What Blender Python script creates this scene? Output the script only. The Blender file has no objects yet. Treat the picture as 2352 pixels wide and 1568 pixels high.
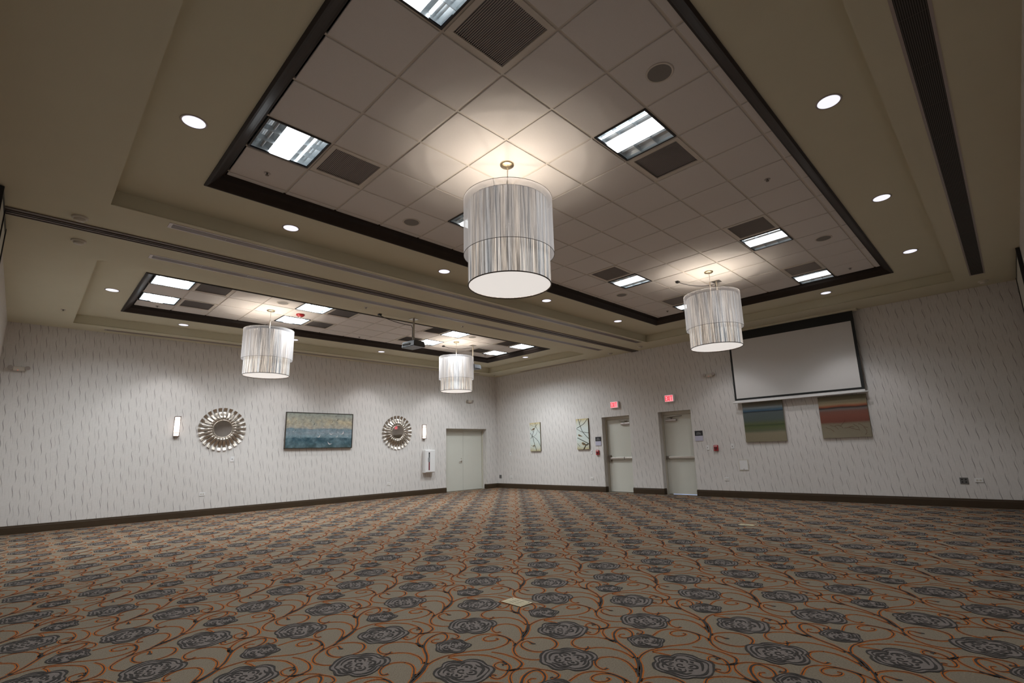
import bpy, bmesh, math, random
from math import sin, cos, pi, radians, atan2, sqrt
from mathutils import Vector, Matrix

sc = bpy.context.scene
C = sc.collection
random.seed(7)

# ------------------------------------------------------------------ camera, world, exposure
cam_d = bpy.data.cameras.new('camera')
cam = bpy.data.objects.new('camera', cam_d)
C.objects.link(cam)
YAW, PITCH, ROLL, FPX = 0.77293, 0.19760, -0.02995, 1126.53
fw = Vector((-sin(YAW) * cos(PITCH), cos(YAW) * cos(PITCH), sin(PITCH)))
rt = Vector((cos(YAW), sin(YAW), 0.0))
up = rt.cross(fw)
r2 = rt * cos(ROLL) + up * sin(ROLL)
u2 = up * cos(ROLL) - rt * sin(ROLL)
m = Matrix.Identity(4)
for i in range(3):
    m[i][0], m[i][1], m[i][2] = r2[i], u2[i], -fw[i]
m[0][3], m[1][3], m[2][3] = 2.5550, -2.4284, 1.2026
cam.matrix_world = m
cam_d.sensor_width = 36.0
cam_d.lens = 36.0 * FPX / 2352.0
cam_d.shift_x = -34.77 / 2352.0
cam_d.shift_y = 28.68 / 2352.0
cam_d.clip_start = 0.02
cam_d.clip_end = 100
sc.camera = cam

w = bpy.data.worlds.new('world')
sc.world = w
w.use_nodes = True
w.node_tree.nodes['Background'].inputs[0].default_value = (0.02, 0.02, 0.02, 1)
w.node_tree.nodes['Background'].inputs[1].default_value = 0.0
vs = sc.view_settings
vs.view_transform = 'Standard'
vs.look = 'None'
vs.gamma = 1.0
vs.use_curve_mapping = False
vs.exposure = 0.12

DOWNLIGHT_W = 62.0
TROFFER_NEAR_W = 13.0
TROFFER_FAR_W = 44.0
BULB_W = 6.8

# ------------------------------------------------------------------ room numbers (metres)
XL, XR, YB, YF = -10.885, 3.02, 9.652, -2.90
ZA, ZB, H = 3.958, 4.142, 4.265
T = 0.6096
NT = (-3.127, 1.306, -1.232, 7.925)     # near tray of tiles, inner edge
FT = (-9.372, -6.888, -1.232, 7.925)    # far tray
DL = 0.135
NS = (-4.02, 2.20, -2.06, 8.845)        # near raised field
FS = (-10.30, -6.03, -2.00, 8.80)       # far raised field

# ------------------------------------------------------------------ helpers
def tag(o, label=None, cat=None, group=None, kind=None):
    if label: o['label'] = label
    if cat: o['category'] = cat
    if group: o['group'] = group
    if kind: o['kind'] = kind
    return o

def empty(name, loc=(0, 0, 0), rz=0.0, label=None, cat=None, group=None, kind=None):
    o = bpy.data.objects.new(name, None)
    C.objects.link(o)
    o.location = loc
    o.rotation_euler = (0, 0, rz)
    o.empty_display_size = 0.1
    return tag(o, label, cat, group, kind)

class MB:
    """collects quads and polygons with a material slot each"""
    def __init__(s):
        s.v, s.f, s.mi, s.sm = [], [], [], []
    def poly(s, pts, mi=0, smooth=False):
        n = len(s.v)
        s.v.extend([tuple(p) for p in pts])
        s.f.append(tuple(range(n, n + len(pts))))
        s.mi.append(mi); s.sm.append(smooth)
    def box(s, x0, x1, y0, y1, z0, z1, mi=0, bev=0.0):
        if x0 > x1: x0, x1 = x1, x0
        if y0 > y1: y0, y1 = y1, y0
        if z0 > z1: z0, z1 = z1, z0
        b = min(bev, (x1 - x0) * .45, (y1 - y0) * .45, (z1 - z0) * .45)
        if b <= 0:
            v = [(x, y, z) for x in (x0, x1) for y in (y0, y1) for z in (z0, z1)]
            for q in ((0, 1, 3, 2), (4, 6, 7, 5), (0, 4, 5, 1), (2, 3, 7, 6), (0, 2, 6, 4), (1, 5, 7, 3)):
                s.poly([v[i] for i in q], mi)
            return s
        # chamfered box
        bm = bmesh.new()
        mt = Matrix.Translation(((x0 + x1) / 2, (y0 + y1) / 2, (z0 + z1) / 2)) @ Matrix.Diagonal((x1 - x0, y1 - y0, z1 - z0, 1))
        bmesh.ops.create_cube(bm, size=1.0, matrix=mt)
        bmesh.ops.bevel(bm, geom=list(bm.edges), offset=b, segments=2, profile=0.5, affect='EDGES')
        s.add_bm(bm, mi)
        return s
    def add_bm(s, bm, mi=0, smooth=False):
        n = len(s.v)
        bm.verts.ensure_lookup_table()
        for v in bm.verts: s.v.append(tuple(v.co))
        bm.verts.index_update()
        for f in bm.faces:
            s.f.append(tuple(n + v.index for v in f.verts)); s.mi.append(mi); s.sm.append(smooth)
        bm.free()
        return s
    def lathe(s, prof, c=(0, 0, 0), axis='z', n=32, mi=0, smooth=True, cap0=False, cap1=False):
        """prof: (radius, height) pairs"""
        base = len(s.v)
        for r, h in prof:
            for k in range(n):
                a = 2 * pi * k / n
                p = (r * cos(a), r * sin(a), h)
                if axis == 'y': p = (p[0], p[2], p[1])
                if axis == 'x': p = (p[2], p[0], p[1])
                s.v.append((c[0] + p[0], c[1] + p[1], c[2] + p[2]))
        for j in range(len(prof) - 1):
            for k in range(n):
                k2 = (k + 1) % n
                s.f.append((base + j * n + k, base + j * n + k2, base + (j + 1) * n + k2, base + (j + 1) * n + k))
                s.mi.append(mi); s.sm.append(smooth)
        if cap0: s.f.append(tuple(base + k for k in range(n))); s.mi.append(mi); s.sm.append(False)
        if cap1:
            b = base + (len(prof) - 1) * n
            s.f.append(tuple(b + k for k in range(n))); s.mi.append(mi); s.sm.append(False)
        return s
    def cyl(s, p, q, r, n=12, mi=0, r1=None, caps=True):
        s.tube([p, q], r, n, mi, caps, radii=[r, r if r1 is None else r1])
        return s
    def tube(s, pts, r, n=8, mi=0, caps=True, radii=None, closed=False):
        pts = [Vector(p) for p in pts]
        N = len(pts)
        base = len(s.v)
        prev = None
        for i, p in enumerate(pts):
            if closed: d = pts[(i + 1) % N] - pts[i - 1]
            else: d = pts[min(i + 1, N - 1)] - pts[max(i - 1, 0)]
            d.normalize()
            if prev is None:
                a = Vector((0, 0, 1)) if abs(d.z) < .9 else Vector((1, 0, 0))
                e1 = d.cross(a).normalized()
            else:
                e1 = (prev - d * prev.dot(d)).normalized()
            prev = e1
            e2 = d.cross(e1)
            rr = radii[i] if radii else r
            for k in range(n):
                t = 2 * pi * k / n
                s.v.append(tuple(p + e1 * (rr * cos(t)) + e2 * (rr * sin(t))))
        for i in range(N if closed else N - 1):
            i2 = (i + 1) % N
            for k in range(n):
                k2 = (k + 1) % n
                s.f.append((base + i * n + k, base + i * n + k2, base + i2 * n + k2, base + i2 * n + k))
                s.mi.append(mi); s.sm.append(True)
        if caps and not closed:
            s.f.append(tuple(base + k for k in range(n))[::-1]); s.mi.append(mi); s.sm.append(False)
            s.f.append(tuple(base + (N - 1) * n + k for k in range(n))); s.mi.append(mi); s.sm.append(False)
        return s
    def build(s, name, mats, parent=None, smooth=None, recalc=True, weld=False):
        me = bpy.data.meshes.new(name)
        me.from_pydata(s.v, [], s.f)
        if not isinstance(mats, (list, tuple)): mats = [mats]
        for mt in mats: me.materials.append(mt)
        me.polygons.foreach_set('material_index', s.mi)
        me.polygons.foreach_set('use_smooth', s.sm if smooth is None else [smooth] * len(s.f))
        if recalc and len(s.f) < 60000:
            bm = bmesh.new(); bm.from_mesh(me)
            if weld: bmesh.ops.remove_doubles(bm, verts=bm.verts, dist=1e-5)
            bmesh.ops.recalc_face_normals(bm, faces=bm.faces)
            bm.to_mesh(me); bm.free()
        me.update()
        o = bpy.data.objects.new(name, me)
        C.objects.link(o)
        if parent: o.parent = parent
        return o

def wall_uv(o):
    me = o.data
    uv = me.uv_layers.new(name='UVMap')
    for p in me.polygons:
        n = p.normal
        for li in p.loop_indices:
            co = me.vertices[me.loops[li].vertex_index].co
            if abs(n.x) > .6: t = (co.y, co.z)
            elif abs(n.y) > .6: t = (co.x, co.z)
            else: t = (co.x, co.y)
            uv.data[li].uv = t

def dup(o, loc=None, label=None, group=None, rz=None, parent=None):
    c = o.copy(); C.objects.link(c)
    if parent is not None: c.parent = parent
    if loc is not None: c.location = loc
    if rz is not None: c.rotation_euler = (0, 0, rz)
    if label: c['label'] = label
    if group: c['group'] = group
    for ch in list(o.children):
        dup(ch, parent=c)
    return c

# ------------------------------------------------------------------ materials
class G:
    def __init__(s, name):
        s.m = bpy.data.materials.new(name); s.m.use_nodes = True
        s.t = s.m.node_tree; s.b = s.t.nodes['Principled BSDF']
        s.out = s.t.nodes['Material Output']
    def n(s, typ, **kw):
        nd = s.t.nodes.new(typ)
        for k, v in kw.items():
            if k.startswith('i_'):
                key = k[2:]
                nd.inputs[int(key) if key.isdigit() else key].default_value = v
            else: setattr(nd, k, v)
        return nd
    def l(s, a, b): s.t.links.new(a, b)
    def math(s, op, a, b=None, c=None, clamp=False):
        nd = s.t.nodes.new('ShaderNodeMath'); nd.operation = op; nd.use_clamp = clamp
        for i, x in enumerate((a, b, c)):
            if x is None: continue
            if isinstance(x, (int, float)): nd.inputs[i].default_value = x
            else: s.l(x, nd.inputs[i])
        return nd.outputs[0]
    def mix(s, f, a, b):
        nd = s.t.nodes.new('ShaderNodeMix'); nd.data_type = 'RGBA'
        if isinstance(f, (int, float)): nd.inputs[0].default_value = f
        else: s.l(f, nd.inputs[0])
        for i, x in ((6, a), (7, b)):
            if isinstance(x, tuple): nd.inputs[i].default_value = (*x[:3], 1)
            else: s.l(x, nd.inputs[i])
        return nd.outputs[2]
    def noise(s, vec, scale, detail=3, rough=.5):
        nd = s.n('ShaderNodeTexNoise', i_Scale=scale, i_Detail=detail, i_Roughness=rough)
        if vec is not None: s.l(vec, nd.inputs['Vector'])
        return nd.outputs['Fac']
    def mapv(s, vec, scale=(1, 1, 1), loc=(0, 0, 0)):
        nd = s.n('ShaderNodeMapping'); nd.inputs['Scale'].default_value = scale; nd.inputs['Location'].default_value = loc
        s.l(vec, nd.inputs[0]); return nd.outputs[0]

def mat(name, col, rough=.6, metal=0.0, emis=None, es=0.0, spec=None, var=0.0, vscale=20, bump=0.0, bscale=200):
    g = G(name)
    b = g.b
    b.inputs['Base Color'].default_value = (*col, 1)
    b.inputs['Roughness'].default_value = rough
    b.inputs['Metallic'].default_value = metal
    if spec is not None: b.inputs['Specular IOR Level'].default_value = spec
    if emis:
        b.inputs['Emission Color'].default_value = (*emis, 1)
        b.inputs['Emission Strength'].default_value = es
    tc = g.n('ShaderNodeTexCoord').outputs['Object']
    if var > 0:
        f = g.noise(tc, vscale, 4)
        lo = tuple(c * (1 - var) for c in col); hi = tuple(min(1, c * (1 + var)) for c in col)
        g.l(g.mix(f, lo, hi), b.inputs['Base Color'])
    if bump > 0:
        bp = g.n('ShaderNodeBump', i_Strength=bump, i_Distance=0.002)
        g.l(g.noise(tc, bscale, 3), bp.inputs['Height'])
        g.l(bp.outputs[0], b.inputs['Normal'])
    return g.m

M = {}
M['gyp'] = mat('painted_plaster', (.595, .56, .425), .85, var=.03, vscale=3, bump=.25, bscale=120)
M['tile'] = mat('acoustic_tile', (.67, .63, .60), .9, var=.07, vscale=180, bump=.5, bscale=260)
M['grid'] = mat('ceiling_bar_paint', (.60, .545, .48), .6, var=.03)
M['crown'] = mat('dark_stained_wood', (.024, .016, .012), .50, spec=.22, var=.3, vscale=9)
M['base'] = mat('brown_baseboard_paint', (.052, .034, .019), .55, spec=.2, var=.15, vscale=6)
M['door'] = mat('cream_door_paint', (.60, .595, .53), .5, var=.02, vscale=4)
M['frame'] = mat('door_frame_paint', (.52, .49, .41), .45, var=.02)
M['steel'] = mat('brushed_steel', (.55, .52, .48), .32, 1.0, var=.1, vscale=40)
M['darksteel'] = mat('bronze_hardware', (.20, .17, .14), .4, .9, var=.1)
M['alu'] = mat('aluminium_trim', (.42, .37, .35), .38, .7, var=.08)
M['slotbar'] = mat('vent_bar_paint', (.085, .075, .068), .5, .3, var=.1)
M['slotback'] = mat('vent_dark', (.025, .022, .02), .8)
M['track'] = mat('track_metal', (.20, .17, .15), .4, .6, var=.15)
M['black'] = mat('black_plastic', (.012, .012, .013), .4, var=.1)
M['grey'] = mat('grey_plastic', (.13, .125, .12), .5, var=.1)
M['white'] = mat('white_plastic', (.74, .73, .72), .4, var=.02)
M['offwhite'] = mat('offwhite_plastic', (.55, .51, .44), .45, var=.03)
M['red'] = mat('red_enamel', (.40, .025, .03), .35, var=.05)
M['grille'] = mat('return_grille_paint', (.60, .56, .53), .55, var=.05)
M['grilledark'] = mat('return_grille_back', (.33, .30, .29), .8)
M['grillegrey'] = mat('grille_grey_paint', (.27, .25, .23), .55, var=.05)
M['speaker'] = mat('speaker_mesh', (.20, .185, .17), .7, var=.1, vscale=300)
M['brass'] = mat('satin_brass', (.62, .52, .36), .28, 1.0, var=.05)
M['floorplate'] = mat('floor_brass', (.52, .45, .29), .4, .5, var=.08)
M['fixframe'] = mat('fixture_black_frame', (.012, .011, .012), .5, var=.1)
M['refl'] = mat('silvered_reflector', (.60, .64, .66), .34, .85, var=.04)
M['core_on'] = mat('lamp_basket_diffuser', (.9, .9, .9), .5, emis=(.93, .97, 1.0), es=3.2)
M['tube_soft'] = mat('lit_tube', (.9, .9, .9), .5, emis=(.90, .96, 1.0), es=2.4)
M['tube_full'] = mat('full_lit_tube', (.9, .9, .9), .5, emis=(.90, .96, 1.0), es=9.0)
M['tube_off'] = mat('unlit_tube', (.45, .47, .48), .4)
M['down'] = mat('downlight_lens', (.8, .8, .82), .3, emis=(.88, .88, 1.0), es=.92)
M['shade_bottom'] = mat('pendant_diffuser', (.8, .78, .75), .5, emis=(1, .955, .91), es=.60)
M['bulb'] = mat('warm_bulb', (.9, .85, .7), .4, emis=(1, .85, .62), es=2.0)
M['wire'] = mat('shade_wire', (.05, .035, .025), .4, .5)
M['mirror'] = mat('mirror_glass', (.80, .79, .77), .03, 1.0)
M['silverleaf'] = mat('champagne_silver', (.47, .42, .36), .36, 1.0, var=.2, vscale=25)
M['screen'] = mat('projection_fabric', (.62, .60, .58), .9, var=.02)
M['scblack'] = mat('screen_border', (.008, .009, .008), .7)
M['sconceglass'] = mat('sconce_glass', (.9, .8, .7), .4, emis=(1, .80, .70), es=1.5)
M['bronze'] = mat('bronze_sconce', (.16, .12, .10), .35, .9)
M['projbody'] = mat('projector_grey', (.10, .105, .11), .35, .2, var=.05)
M['lens'] = mat('lens_glass', (.02, .03, .06), .08, .3)
M['exitred'] = mat('exit_letters', (.4, .005, .01), .5, emis=(.72, .0, .022), es=.85)
M['exitface'] = mat('exit_face', (.6, .3, .33), .5, emis=(1.0, .34, .38), es=.80)
M['signblack'] = mat('sign_black', (.015, .015, .017), .5)
M['signwhite'] = mat('sign_lilac_white', (.46, .45, .55), .4)
M['textgrey'] = mat('sign_lettering', (.30, .30, .30), .5)
M['led'] = mat('led_red', (.5, .05, .05), .4, emis=(1, .1, .05), es=2.0)
M['gaplight'] = mat('daylight_gap', (.4, .5, .8), .5, emis=(.45, .62, 1.0), es=1.1)

# wallpaper: staggered slender wavy strokes on a woven ground
def wallpaper():
    g = G('wallpaper_wavy_strokes')
    uvn = g.n('ShaderNodeUVMap').outputs[0]
    sep = g.n('ShaderNodeSeparateXYZ'); g.l(uvn, sep.inputs[0])
    U, V = sep.outputs[0], sep.outputs[1]
    def layer(W, P, amp, hw, seed, soft):
        cu = g.math('DIVIDE', g.math('ADD', U, 50 + seed * .37), W)
        col = g.math('FLOOR', cu)
        fu = g.math('SUBTRACT', g.math('FRACT', cu), .5)
        wn = g.n('ShaderNodeTexWhiteNoise', noise_dimensions='1D'); g.l(g.math('ADD', col, seed), wn.inputs['W'])
        alt = g.math('MULTIPLY', g.math('MODULO', col, 2.0), .5)
        off = g.math('ADD', alt, g.math('MULTIPLY', wn.outputs[0], .85))
        cv = g.math('ADD', g.math('DIVIDE', V, P), g.math('ADD', off, 10.0))
        row = g.math('FLOOR', cv)
        fv = g.math('FRACT', cv)
        wn2 = g.n('ShaderNodeTexWhiteNoise', noise_dimensions='2D')
        cmb = g.n('ShaderNodeCombineXYZ'); g.l(col, cmb.inputs[0]); g.l(row, cmb.inputs[1]); g.l(cmb.outputs[0], wn2.inputs[0])
        jit = g.math('MULTIPLY', g.math('SUBTRACT', wn2.outputs[0], .5), .52)
        x = g.math('MULTIPLY', g.math('SUBTRACT', fu, jit), W)
        sw = g.math('MULTIPLY', g.math('SINE', g.math('MULTIPLY', fv, 2 * pi)), amp)
        d = g.math('ABSOLUTE', g.math('SUBTRACT', x, sw))
        env = g.math('POWER', g.math('SINE', g.math('MULTIPLY', g.math('MULTIPLY', g.math('SUBTRACT', fv, .05), 1.11, clamp=True), pi)), .40)
        hwv = g.math('MULTIPLY', env, hw)
        t = g.math('DIVIDE', g.math('SUBTRACT', hwv, d), soft, clamp=True)
        return g.math('MULTIPLY', t, g.math('MULTIPLY', env, g.math('ADD', g.math('MULTIPLY', wn2.outputs[0], .30), .75)))
    a = layer(.140, .29, .0115, .0050, 3, .0020)
    a2 = layer(.140, .31, .010, .0040, 29, .0024)
    b = layer(.043, .34, .006, .0030, 11, .0024)
    wv = g.noise(g.mapv(uvn, (260, 14, 1)), 1.0, 3)
    wh = g.noise(g.mapv(uvn, (14, 240, 1)), 1.0, 3)
    gr = g.math('ADD', g.math('MULTIPLY', wv, .5), g.math('MULTIPLY', wh, .5))
    base = g.mix(gr, (.50, .475, .45), (.80, .765, .735))
    c1 = g.mix(g.math('MULTIPLY', b, .30), base, (.33, .31, .29))
    c1 = g.mix(g.math('MULTIPLY', a2, .52), c1, (.24, .22, .205))
    c2 = g.mix(g.math('MULTIPLY', a, .88), c1, (.15, .138, .13))
    g.l(c2, g.b.inputs['Base Color'])
    g.b.inputs['Roughness'].default_value = .75
    bp = g.n('ShaderNodeBump', i_Strength=.25, i_Distance=.002); g.l(gr, bp.inputs['Height']); g.l(bp.outputs[0], g.b.inputs['Normal'])
    return g.m
M['paper'] = wallpaper()

def yarn(name, col, var, shift=0.0):
    g = G(name)
    tc = g.n('ShaderNodeTexCoord').outputs['Object']
    a = g.noise(g.mapv(tc, (90, 330, 90), (shift, 0, 0)), 1.0, 4, .7)
    b2 = g.noise(g.mapv(tc, (330, 120, 90), (0, shift, 0)), 1.0, 2, .6)
    f = g.math('ADD', g.math('MULTIPLY', a, .75), g.math('MULTIPLY', b2, .25))
    f = g.math('MULTIPLY', g.math('SUBTRACT', f, .32), 2.8, clamp=True)
    g.l(g.mix(f, tuple(c * (1 - var) for c in col), tuple(c * (1 + var) for c in col)), g.b.inputs['Base Color'])
    g.b.inputs['Roughness'].default_value = .95
    g.b.inputs['Specular IOR Level'].default_value = .1
    bp = g.n('ShaderNodeBump', i_Strength=.5, i_Distance=.004); g.l(f, bp.inputs['Height']); g.l(bp.outputs[0], g.b.inputs['Normal'])
    return g.m
M['carpet'] = yarn('carpet_taupe', (.190, .156, .113), .52)
M['cdark'] = yarn('carpet_charcoal', (.048, .042, .037), .35, 1.3)
M['corange'] = yarn('carpet_rust', (.36, .110, .024), .5, 2.1)
M['cplum'] = yarn('carpet_mauve_grey', (.168, .142, .126), .3, 3.7)

def strings(name, lo, hi, emis):
    g = G(name)
    tc = g.n('ShaderNodeTexCoord').outputs['Object']
    sep = g.n('ShaderNodeSeparateXYZ'); g.l(tc, sep.inputs[0])
    ang = g.math('ARCTAN2', sep.outputs[1], sep.outputs[0])
    cmb = g.n('ShaderNodeCombineXYZ'); g.l(g.math('MULTIPLY', ang, 13.0), cmb.inputs[0]); g.l(g.math('MULTIPLY', sep.outputs[2], .55), cmb.inputs[1])
    n1 = g.noise(cmb.outputs[0], 1.6, 5, .75)
    cmb2 = g.n('ShaderNodeCombineXYZ'); g.l(g.math('MULTIPLY', ang, 130.0), cmb2.inputs[0]); g.l(g.math('MULTIPLY', sep.outputs[2], 1.3), cmb2.inputs[1])
    n2 = g.noise(cmb2.outputs[0], 1.0, 3, .6)
    f = g.math('ADD', g.math('MULTIPLY', n1, .48), g.math('MULTIPLY', n2, .66))
    f = g.math('MULTIPLY', g.math('SUBTRACT', f, .51), 7.0, clamp=True)
    hue = g.noise(cmb.outputs[0], .7, 2)
    hi2 = g.mix(g.math('MULTIPLY', g.math('SUBTRACT', hue, .4), 4, clamp=True), hi, (.76, .74, .73))
    lo2 = g.mix(g.math('MULTIPLY', g.math('SUBTRACT', hue, .4), 4, clamp=True), lo, (.055, .062, .070))
    col = g.mix(f, lo2, hi2)
    g.l(col, g.b.inputs['Base Color']); g.b.inputs['Roughness'].default_value = .6
    g.l(col, g.b.inputs['Emission Color']); g.b.inputs['Emission Strength'].default_value = emis
    return g.m
M['strings'] = strings('string_shade', (.075, .058, .048), (.92, .80, .68), .60)
def sheer():
    g = G('sheer_shade')
    g.t.nodes.remove(g.b)
    tr = g.n('ShaderNodeBsdfTransparent'); tr.inputs[0].default_value = (.95, .95, .95, 1)
    tl = g.n('ShaderNodeBsdfTranslucent'); tl.inputs[0].default_value = (.62, .60, .60, 1)
    df = g.n('ShaderNodeBsdfDiffuse'); df.inputs[0].default_value = (.44, .43, .44, 1)
    mx = g.n('ShaderNodeMixShader'); mx.inputs[0].default_value = .5
    g.l(tl.outputs[0], mx.inputs[1]); g.l(df.outputs[0], mx.inputs[2])
    em = g.n('ShaderNodeEmission'); em.inputs[0].default_value = (1.0, .955, .93, 1); em.inputs[1].default_value = .17
    ad = g.n('ShaderNodeAddShader'); g.l(mx.outputs[0], ad.inputs[0]); g.l(em.outputs[0], ad.inputs[1])
    lw = g.n('ShaderNodeLayerWeight', i_Blend=.35)
    f = g.math('ADD', g.math('MULTIPLY', lw.outputs['Facing'], .52), .34, clamp=True)
    m2 = g.n('ShaderNodeMixShader'); g.l(f, m2.inputs[0])
    g.l(tr.outputs[0], m2.inputs[1]); g.l(ad.outputs[0], m2.inputs[2])
    g.l(m2.outputs[0], g.out.inputs[0])
    return g.m
M['sheer'] = sheer()

def bands(name, stops, amp=.06, sc1=(2.5, 1, 9), grain=.25, gs=60, mott=None):
    """paint in horizontal bands: stops (height 0..1, colour); object z runs 0..1 through generated coordinates"""
    g = G(name)
    tc = g.n('ShaderNodeTexCoord').outputs['Generated']
    sep = g.n('ShaderNodeSeparateXYZ'); g.l(tc, sep.inputs[0])
    nz = g.noise(g.mapv(tc, sc1), 1.0, 6, .6)
    h = g.math('ADD', sep.outputs[2], g.math('MULTIPLY', g.math('SUBTRACT', nz, .5), amp * 2))
    cr = g.n('ShaderNodeValToRGB'); g.l(h, cr.inputs[0])
    e = cr.color_ramp.elements
    while len(e) > 1: e.remove(e[-1])
    e[0].position = stops[0][0]; e[0].color = (*stops[0][1], 1)
    for p, c in stops[1:]:
        x = e.new(p); x.color = (*c, 1)
    gr = g.noise(g.mapv(tc, (gs, gs, gs * .6)), 1.0, 4, .7)
    dk = g.mix(1.0, cr.outputs[0], cr.outputs[0])
    colr = cr.outputs[0]
    if mott:
        mz = g.noise(g.mapv(tc, (7, 1, 3.5), (3, 0, 1)), 1.0, 5, .65)
        mf = g.math('MULTIPLY', g.math('MULTIPLY', g.math('SUBTRACT', mz, .42), 4.5, clamp=True), .75)
        colr = g.mix(mf, colr, g.mix(g.math('GREATER_THAN', h, .56), mott[1], mott[0]))
    mul = g.n('ShaderNodeMix', data_type='RGBA', blend_type='MULTIPLY'); mul.inputs[0].default_value = grain * 2
    g.l(colr, mul.inputs[6])
    gg = g.math('ADD', g.math('MULTIPLY', gr, 1.6), .15)
    cg = g.n('ShaderNodeCombineXYZ')
    for k in range(3): g.l(gg, cg.inputs[k])
    g.l(cg.outputs[0], mul.inputs[7])
    g.l(mul.outputs[2], g.b.inputs['Base Color'])
    g.b.inputs['Roughness'].default_value = .7
    return g.m
M['sea'] = bands('seascape_paint', [(0, (.04, .07, .07)), (.12, (.03, .08, .10)), (.27, (.008, .05, .075)), (.31, (.16, .24, .27)), (.42, (.27, .32, .35)), (.53, (.16, .22, .26)), (.58, (.40, .36, .29)), (.75, (.46, .39, .26)), (.9, (.34, .34, .28)), (1, (.27, .30, .26))], .11, (6, 1, 12), .62, 18, ((.27, .29, .26), (.13, .20, .23)))
M['greenp'] = bands('green_landscape_paint', [(0, (.22, .185, .115)), (.2, (.23, .195, .125)), (.26, (.10, .11, .06)), (.36, (.085, .105, .035)), (.40, (.05, .07, .025)), (.42, (.09, .105, .04)), (.52, (.075, .095, .085)), (.70, (.08, .10, .10)), (.715, (.012, .018, .022)), (.75, (.05, .11, .17)), (.82, (.22, .25, .26)), (.9, (.18, .17, .13)), (1, (.14, .12, .08))], .022, (1.6, 1, 7), .15)
M['redp'] = bands('rust_landscape_paint', [(0, (.24, .205, .14)), (.3, (.22, .185, .125)), (.34, (.19, .14, .09)), (.38, (.17, .05, .03)), (.52, (.20, .065, .04)), (.62, (.19, .075, .05)), (.68, (.15, .12, .11)), (.715, (.025, .015, .012)), (.75, (.26, .07, .025)), (.81, (.33, .25, .15)), (.9, (.23, .20, .13)), (1, (.16, .14, .09))], .03, (1.6, 1, 6), .15)
M['birdbg'] = bands('bird_canvas_paint', [(0, (.46, .40, .22)), (.13, (.55, .57, .48)), (.3, (.60, .66, .62)), (.7, (.62, .67, .64)), (.88, (.58, .58, .48)), (1, (.56, .44, .20))], .12, (4, 1, 5), .12, 20)
M['canvasedge'] = mat('canvas_edge', (.13, .10, .055), .8, var=.3, vscale=30)
M['canvasedge2'] = mat('canvas_edge_tan', (.28, .235, .16), .8, var=.2, vscale=30)
M['branch'] = mat('branch_paint', (.06, .065, .05), .7, var=.3, vscale=60)
M['birdbrown'] = mat('bird_paint', (.24, .14, .05), .7, var=.4, vscale=60)
M['blackpaint'] = mat('black_paint', (.02, .02, .02), .7)
M['whitepaint'] = mat('white_paint', (.60, .55, .55), .7)
M['twig'] = mat('rust_twig_paint', (.16, .05, .03), .7)

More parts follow.
